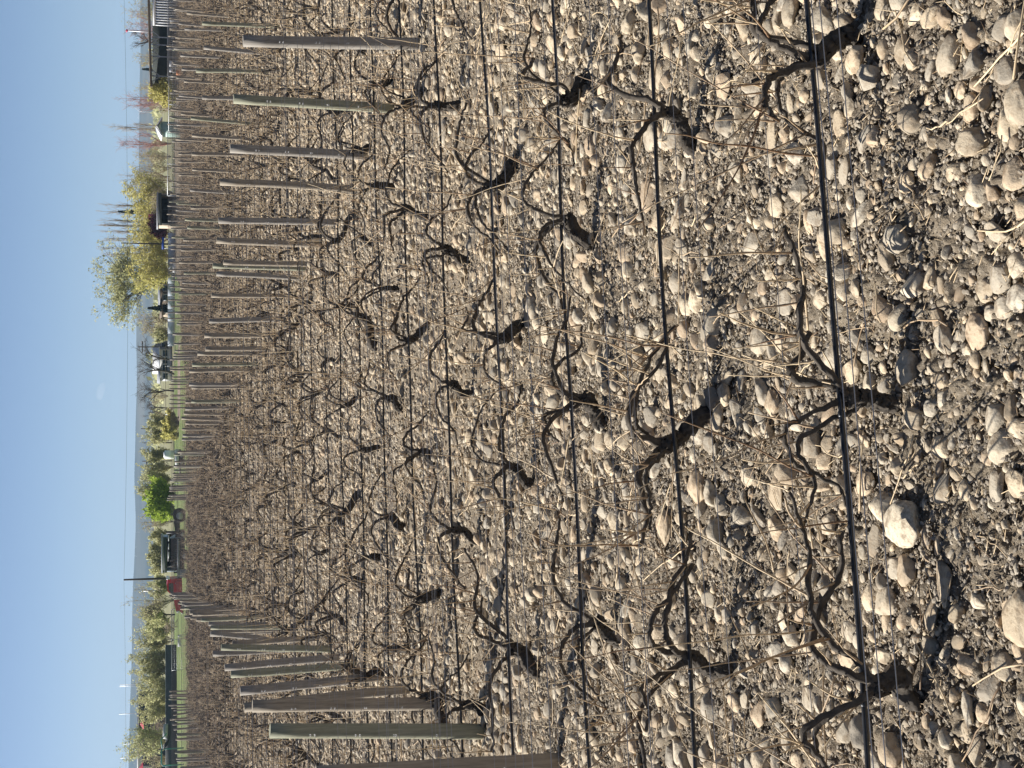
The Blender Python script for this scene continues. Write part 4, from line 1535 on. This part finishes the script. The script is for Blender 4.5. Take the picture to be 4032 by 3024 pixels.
root = thing('outfield_wall', 'long low pale blue outfield wall beyond the vines', 'wall', (0, 0, 0))
A_ = at(690, 918, 206); B_ = at(690, 1365, 212)
for k in range(9):
    u0, u1 = k / 9, (k + 1) / 9 - .004
    xa, xb = A_[0] + (B_[0] - A_[0]) * u0, A_[0] + (B_[0] - A_[0]) * u1
    ya, yb = A_[1] + (B_[1] - A_[1]) * u0, A_[1] + (B_[1] - A_[1]) * u1
    MB().box(min(xa, xb), max(xa, xb), ya, ya + .12, .05, 1.02).build('wall_panel', M['palepanel'], root)


def board(name, label, cat, ya, yb, xa, xb, D, mat, legs=True, group=None, lines=0):
    X0, _, Z1 = at(xa, ya, D); X1, _, Z0 = at(xb, yb, D)
    x0, x1 = min(X0, X1), max(X0, X1)
    c = (x0 + x1) / 2
    root = thing(name, label, cat, (c, D, 0), group)
    MB().box(x0 - c, x1 - c, -.03, .03, Z0, Z1).build('panel', M[mat], root)
    if legs:
        for s_ in (-1, 1):
            MB().bar(((x1 - x0) * .42 * s_, .06, 0), ((x1 - x0) * .42 * s_, .06, Z1 - .02), .03).build('leg', M['steel'], root)
    for k in range(lines):
        z = Z1 - (Z1 - Z0) * (k + 1) / (lines + 1)
        MB().box((x0 - c) * .8, (x1 - c) * .8, -.036, -.031, z - .015, z + .015).build('grey_line', M['roofgrey'], root)
    return root


board('banner', 'dark blue banner stretched beside the beige dugout wall', 'banner', 934, 982, 637, 647, 176, 'blue')
board('notice_board', 'blank white board standing below the largest tree', 'board', 1028, 1074, 680, 694, 150, 'white')
board('notice_board', 'larger white board with grey lines at the vineyard end', 'board', 2512, 2546, 700, 714, 132, 'white', lines=2)
board('notice_board', 'smaller white board beside the lined one', 'board', 2500, 2508, 700, 714, 132, 'white')
board('notice_board', 'white panel near the grandstand fence', 'board', 240, 262, 667, 680, 146, 'white')
board('notice_board', 'white panel beside the orange barrel', 'board', 268, 284, 667, 680, 146, 'white')
Xo, _, _ = at(690, 285, 146)
o = tag(MB().tube([(0, 0, 0), (0, 0, .2), (0, 0, .5), (0, 0, .75), (0, 0, .85)], [.24, .27, .29, .27, .24], 14).build('barrel', M['orange']), 'small orange barrel by the grandstand fence', 'barrel')
o.location = (Xo, 146, 0)

# ------------------------------------------------------------------ houses
def house(name, label, ya, yb, x_ridge, x_eave, D, wall, roof, depth=7, gable_front=False, cat='house', windows=2):
    X0 = at(x_eave, yb, D)[0]; X1 = at(x_eave, ya, D)[0]
    c = (X0 + X1) / 2; w = abs(X1 - X0) / 2
    ze = at(x_eave, ya, D)[2]; zr_ = at(x_ridge, ya, D)[2]
    root = thing(name, label, cat, (c, D, 0))
    MB().box(-w, w, 0, depth, 0, ze).build('wall', M[wall], root)
    r = MB()
    if gable_front:
        MB().prism([(-w, ze + .002), (w, ze + .002), (0, zr_ - .05)], .05, depth - .05).build('gable', M[wall], root)
        for sx in (-1, 1):
            r.prism([(sx * (w + .4), ze - .12), (0, zr_), (0, zr_ + .16), (sx * (w + .4), ze + .05)], -.4, depth + .4)
    else:
        v = [(-w - .4, -.5, ze), (w + .4, -.5, ze), (w + .4, depth / 2, zr_), (-w - .4, depth / 2, zr_), (-w - .4, depth + .5, ze), (w + .4, depth + .5, ze)]
        vv = v + [(x, y, z + .12) for x, y, z in v]
        r.add(vv, [(0, 1, 2, 3), (3, 2, 5, 4), (9, 8, 7, 6), (10, 11, 8, 9), (0, 6, 7, 1), (4, 5, 11, 10), (0, 3, 9, 6), (3, 4, 10, 9), (1, 7, 8, 2), (2, 8, 11, 5)])
    r.build('roof', M[roof], root)
    for k in range(windows):
        x = -w + (k + .5) * 2 * w / windows
        f = MB().box(x - .55, x + .55, -.05, .02, ze * .38, ze * .82).build('window', M['white'], root)
        MB().box(x - .46, x + .46, -.075, -.052, ze * .42, ze * .78).build('pane', M['glass'], f)
    return root


house('house', 'grey house with a gable roof behind the brown railed fence', 1338, 1416, 604, 626, 246, 'greywall', 'roofgrey', gable_front=True)
house('house', 'house with a long white roof behind the dark bare trees', 1376, 1462, 604, 630, 238, 'white', 'white', windows=3)
house('shed', 'small shed with one window beside the dark fir', 1198, 1240, 632, 640, 232, 'beige', 'timber', cat='shed', windows=1)
house('shed', 'low timber shed behind the pale blue wall under the largest tree', 1115, 1190, 625, 632, 240, 'timber', 'roofgrey', cat='shed', windows=2)
house('tent', 'pale green stall with a white pitched roof near the poplar', 478, 522, 618, 636, 172, 'palegreen', 'white', depth=3, gable_front=True, cat='tent', windows=0)
house('cottage', 'small white cottage past the dark bare trees', 1462, 1500, 622, 632, 236, 'white', 'roofgrey', windows=1, cat='house')

Dr = 300
root = thing('restaurant', 'restaurant with a long white roof edge and dark walls beyond the willow', 'building', (0, 0, 0))
xa, xb = at(540, 3120, Dr)[0], at(540, 2748, Dr)[0]
zt = at(540, 2900, Dr)[2]
MB().box(xa, xb, Dr - .3, Dr + 12, zt - .35, zt).build('roof', M['white'], root)
MB().box(xa + .3, xb - .8, Dr + .4, Dr + 11, 0, zt - .353).build('wall', M['dark'], root)
for k in range(7):
    x = xa + 1.2 + k * (xb - xa - 2) / 7
    f = MB().box(x - .9, x + .9, Dr + .3, Dr + .38, 3.2, zt - 1.0).build('window', M['black'], root)
for i_, (ya, yb, xt, lab) in enumerate([(2828, 2874, 551, 'open red parasol in front of the restaurant wall'), (2998, 3048, 548, 'second red parasol by the lower frame corner')]):
    x0, x1 = at(xt, yb, Dr - 6)[0], at(xt, ya, Dr - 6)[0]
    zz = at(xt, ya, Dr - 6)[2]
    root = thing('parasol', lab, 'parasol', ((x0 + x1) / 2, Dr - 6, 0), 'red parasols')
    w = (x1 - x0) / 2
    MB().tube([(0, 0, zz - .75), (0, 0, zz - .7), (0, 0, zz - .35), (0, 0, zz)], [w, w * .98, w * .5, .03], 12).build('canopy', M['redcloth'], root, False)
    MB().bar((0, 0, 0), (0, 0, zz - .6), .04).build('pole', M['steel'], root)

# teal frame
Dt = 150
root = thing('pipe_frame', 'teal painted pipe frame with dark hoses hung on it', 'frame', (0, 0, 0))
pa, pb = at(636, 3015, Dt), at(636, 2950, Dt)
MB().tube([(pa[0], Dt, 0), (pa[0], Dt, pa[2] - .15), (pa[0] + .15, Dt, pa[2]), (pb[0] - .1, Dt, pb[2]), (pb[0], Dt, pb[2] - .1), (pb[0], Dt, 0)], [.07] * 6, 8).build('pipe', M['teal'], root)
MB().tube([(pb[0], Dt, pb[2] - .1), (pb[0] + .9, Dt + .1, pb[2] + .05), (pb[0] + 1.5, Dt + .2, pb[2] - .5)], [.06] * 3, 8).build('pipe', M['teal'], root)
h_ = MB()
for k in range(5):
    h_.tube([(pb[0] + .1 * k, Dt - .1, pb[2] - .15), (pb[0] + .45 + .12 * k, Dt - .15, pb[2] - .55 - .04 * k), (pb[0] + .9 + .1 * k, Dt - .05, pb[2] - .75)], [.05, .05, .04], 6)
h_.build('hose_bundle', M['black'], root)
tag(MB().tube([at(642, 2880, 190), at(660, 2880, 190)], [.9, 1.0], 16).build('tank', M['greywall']), 'grey round tank behind the screened fence', 'tank')

# ------------------------------------------------------------------ vehicles
def wheel(root, x, y, r, w=.24):
    t = MB().tube([(x, y - w / 2, r), (x, y - w / 2 + .03, r), (x, y + w / 2 - .03, r), (x, y + w / 2, r)], [r * .88, r, r, r * .88], 22).build('wheel', M['rubber'], root)
    MB().tube([(x, y - w / 2 - .02, r), (x, y - w / 2 + .02, r)], [r * .52, r * .55], 14).build('rim', M['steel'], t)


Dk = 131.0
Xf, Xr = at(700, 2404, Dk)[0], at(700, 2128, Dk)[0]
Lk = Xr - Xf
root = thing('flatbed_truck', 'red flatbed truck with a grey deck and black rack at the vineyard end', 'truck', (Xf, Dk, 0))
hw = .95


def tz(x, y): return at(x, y, Dk)[2]
def txx(y): return at(700, y, Dk)[0] - Xf


cab = [(txx(2275), tz(660, 2275)), (txx(2273), .62), (txx(2320), .58), (txx(2330), .62), (txx(2376), .75), (txx(2400), .55), (txx(2404), .70), (txx(2402), tz(693, 2402)),
       (txx(2372), tz(686, 2372)), (txx(2346), tz(684, 2346)), (txx(2320), tz(659, 2320)), (txx(2300), tz(656.5, 2300))]
MB().prism(cab, -hw, hw).build('cab', M['red'], root, False)
win = [(txx(2290), tz(664, 2290)), (txx(2290), tz(682, 2290)), (txx(2337), tz(683, 2337)), (txx(2318), tz(664, 2318))]
MB().prism(win, -hw - .02, -hw - .004).build('side_window', M['glass'], root, False)
a0, a1 = np.array([txx(2343), tz(683, 2343)]), np.array([txx(2321.5), tz(660.5, 2321.5)])
nv = np.array([-(a1 - a0)[1], (a1 - a0)[0]]); nv = nv / np.linalg.norm(nv) * .02
MB().prism([tuple(a0 + nv * .3), tuple(a1 + nv * .3), tuple(a1 + nv * 1.3), tuple(a0 + nv * 1.3)], -hw + .1, hw - .1).build('windscreen', M['palepanel'], root, False)
MB().box(txx(2282) - .02, txx(2282) + .02, -hw - .012, -hw - .003, .66, tz(684, 2282)).build('door_seam', M['black'], root)
MB().box(txx(2294), txx(2288), -hw - .05, -hw - .003, tz(690, 2290) - .03, tz(690, 2290) + .02).build('door_handle', M['steel'], root)
MB().box(-.05, .12, -hw - .02, -hw + .42, tz(703, 2402) - .1, tz(694, 2402) - .02).build('headlight', M['lamp'], root)
MB().box(-.05, .12, hw - .42, hw + .02, tz(703, 2402) - .1, tz(694, 2402) - .02).build('headlight', M['lamp'], root)
MB().box(-.16, -.052, -hw, hw, .48, .68).build('bumper', M['steel'], root)
MB().box(txx(2275) - .02, txx(2271), -hw, hw, tz(668, 2275), tz(655, 2275)).build('headboard', M['white'], root)
zd = tz(698, 2200)
MB().box(txx(2268), Lk, -1.05, 1.05, zd - .16, zd).build('deck', M['roofgrey'], root)
MB().box(txx(2270), Lk - .3, -.4, .4, zd - .5, zd - .163).build('chassis', M['black'], root)
MB().box(txx(2269), txx(2238), -1.04, -.45, zd - .85, zd - .165).build('toolbox', M['greywall'], root)
wheel(root, txx(2376), -hw + .1, .40); wheel(root, txx(2376), hw - .1, .40)
wheel(root, txx(2186), -hw + .12, .40); wheel(root, txx(2186), hw - .12, .40)
rk = MB()
zr_ = tz(664, 2150)
rk.box(txx(2206), txx(2090), -.62, -.5, zr_ - .09, zr_ + .09)
rk.box(txx(2098), txx(2088), -.66, -.48, zd - .4, zr_ + .2)
rk.prism([(txx(2098), zr_ - .09), (txx(2098), zr_ - .65), (txx(2112), zr_ - .09)], -.6, -.52)
for y_ in (2204, 2190, 2174): rk.box(txx(y_) - .03, txx(y_) + .03, -.6, -.52, zd, zr_ - .09)
rk.build('rack', M['black'], root)
for (ya, yb) in ((2102, 2128), (2137, 2160), (2170, 2196)):
    MB().box(txx(yb), txx(ya), -.628, -.622, zr_ - .03, zr_ + .04).build('pale_strip', M['white'], root)
for k in range(5):
    MB().box(txx(2255 - k * 12) - .06, txx(2255 - k * 12) + .06, .2, .35, zd, zd + .3 + .1 * (k % 3)).build('cargo_crate', M['timber'], root)


def pickup(name, label, y_front, y_back, D, paint, cat='pickup'):
    Xa, Xb = at(680, y_front, D)[0], at(680, y_back, D)[0]
    sgn = 1 if Xb > Xa else -1
    L = abs(Xb - Xa)
    root = thing(name, label, cat, (Xa, D, 0), rz=0 if sgn > 0 else math.pi)
    k = L / 5.4
    bd = [(0, .5), (.05, .95), (1.35, 1.08), (1.9, 1.72), (3.2, 1.76), (3.45, 1.15), (5.35, 1.12), (5.4, .5), (4.7, .45), (4.0, .45), (1.4, .42), (.7, .42)]
    MB().prism([(a * k, b * k) for a, b in bd][::-1], -.92, .92).build('body', M[paint], root, False)
    MB().prism([(a * k, b * k) for a, b in [(1.6, 1.12), (2.0, 1.64), (3.1, 1.66), (3.25, 1.14)]][::-1], -.94, .94).build('window', M['glass'], root, False)
    for x in (1.0, 4.35):
        for y in (-.86, .86): wheel(root, x * k, y, .38 * k)
    for y in (-.7, .7): MB().box(-.03, .06, y - .18, y + .18, .72 * k, .88 * k).build('headlight', M['lamp'], root)
    return root


pickup('parked_car', 'dark grey pickup parked under the bare fan-shaped tree', 2092, 2040, 176, 'greyveh')
pickup('parked_car', 'white van-like pickup parked past the white trailer', 1812, 1774, 205, 'white')
# white trailer
root = thing('trailer', 'white topped trailer with a black underside behind the yellow bush', 'trailer', (at(700, 1805, 147)[0], 147, 0))
w = 36 / FPX * 147 * .95
MB().box(-w, w, -.8, .8, at(704, 1805, 147)[2], at(690, 1805, 147)[2]).build('box', M['white'], root)
MB().box(-w - .6, w, -.75, .75, .38, at(704, 1805, 147)[2] - .003).build('frame', M['black'], root)
for x in (-.35, .35): wheel(root, x, -.7, .34); wheel(root, x, .7, .34)
# black tractor
root = thing('tractor', 'black small tractor at the field edge near the truck-side dugout', 'tractor', (at(700, 2060, 142)[0], 142, 0))
MB().prism([(-1.3, .55), (-1.3, 1.0), (-.2, 1.1), (0, 1.15), (.9, 1.0), (1.0, .6)], -.32, .32).build('body', M['black'], root, False)
wheel(root, .75, -.6, .62, .34); wheel(root, .75, .6, .62, .34); wheel(root, -1.0, -.5, .36); wheel(root, -1.0, .5, .36)
MB().box(.45, .9, -.22, .22, 1.05, 1.12).box(.82, .9, -.22, .22, 1.123, 1.45).build('seat', M['rubber'], root)
MB().bar((.1, 0, 1.1), (.3, 0, 1.42), .02).tube([(.3 + .17 * math.sin(a), .17 * math.cos(a), 1.44) for a in np.linspace(0, 6.28, 12)], [.018] * 12, 5).build('steering_wheel', M['rubber'], root)
tank = MB().tube([(0, 0, .3), (0, 0, .4), (0, 0, 1.5), (0, 0, 1.7)], [.45, .55, .55, .3], 14).build('tank', M['white'])
tank.location = (at(680, 1790, 196)[0], 196, 0); tag(tank, 'white upright tank before the slim olive tree', 'tank')

# a wisp of cloud
cm = bpy.data.materials.new('cloud_vapour'); cm.use_nodes = True
nt = cm.node_tree; nt.nodes.remove(nt.nodes['Principled BSDF'])
pv = nt.nodes.new('ShaderNodeVolumePrincipled')
pv.inputs['Color'].default_value = (1, 1, 1, 1); pv.inputs['Density'].default_value = .0016; pv.inputs['Anisotropy'].default_value = .3
nt.links.new(pv.outputs[0], nt.nodes['Material Output'].inputs['Volume'])
cx, cy, cz = at(395, 1543, 9000)
W, Fc = stone_proto(3, 5)
co = MB().add(W * (62, 60, 26), Fc).build('cloud', cm)
co.location = (cx, cy, cz); co.rotation_euler = (0, .35, 0)
tag(co, 'single small wisp of white cloud high over the hills', 'cloud')

# ------------------------------------------------------------------ air
hm = bpy.data.materials.new('air_haze'); hm.use_nodes = True
nt = hm.node_tree; nt.nodes.remove(nt.nodes['Principled BSDF'])
pv = nt.nodes.new('ShaderNodeVolumePrincipled')
pv.inputs['Color'].default_value = (.48, .72, 1, 1)
HAZE = 1.15e-4
pv.inputs['Density'].default_value = HAZE
pv.inputs['Anisotropy'].default_value = 0.0
nt.links.new(pv.outputs[0], nt.nodes['Material Output'].inputs['Volume'])
hz = MB().box(-5200, 5200, -300, 6500, -1.6, 150).build('haze', hm, None, False)
tag(hz, kind='stuff')

# ------------------------------------------------------------------ light
SUN_AZ, SUN_EL = R(-65), R(38)
S = Vector((math.sin(SUN_AZ) * math.cos(SUN_EL), math.cos(SUN_AZ) * math.cos(SUN_EL), math.sin(SUN_EL)))
ld = bpy.data.lights.new('sun', 'SUN')
ld.energy = 5.0
ld.angle = R(.53)
ld.color = (1.0, .97, .92)
lo = bpy.data.objects.new('sun', ld)
lo.rotation_euler = S.to_track_quat('Z', 'Y').to_euler()
COL.objects.link(lo)
wd = bpy.data.worlds.new('World')
scene.world = wd
wd.use_nodes = True
nt = wd.node_tree
bg = nt.nodes['Background']
sky = nt.nodes.new('ShaderNodeTexSky')
sky.sky_type = 'NISHITA'
sky.sun_disc = False
sky.sun_elevation = SUN_EL
sky.sun_rotation = SUN_AZ
sky.air_density = .46
sky.dust_density = .5
sky.ozone_density = 2.2
nt.links.new(sky.outputs[0], bg.inputs['Color'])
bg.inputs['Strength'].default_value = .055
vs = scene.view_settings
vs.view_transform = 'Standard'
vs.look = 'None'
vs.exposure = 0.95
vs.gamma = 1.0
scene.cycles.max_bounces = 6
scene.cycles.diffuse_bounces = 2
scene.cycles.volume_bounces = 0
scene.cycles.transparent_max_bounces = 8
print('vines', len(vines), 'posts', n_post + len(post_spots), 'wires', n_wire, 'stones', len(K1), len(K2), len(K3))
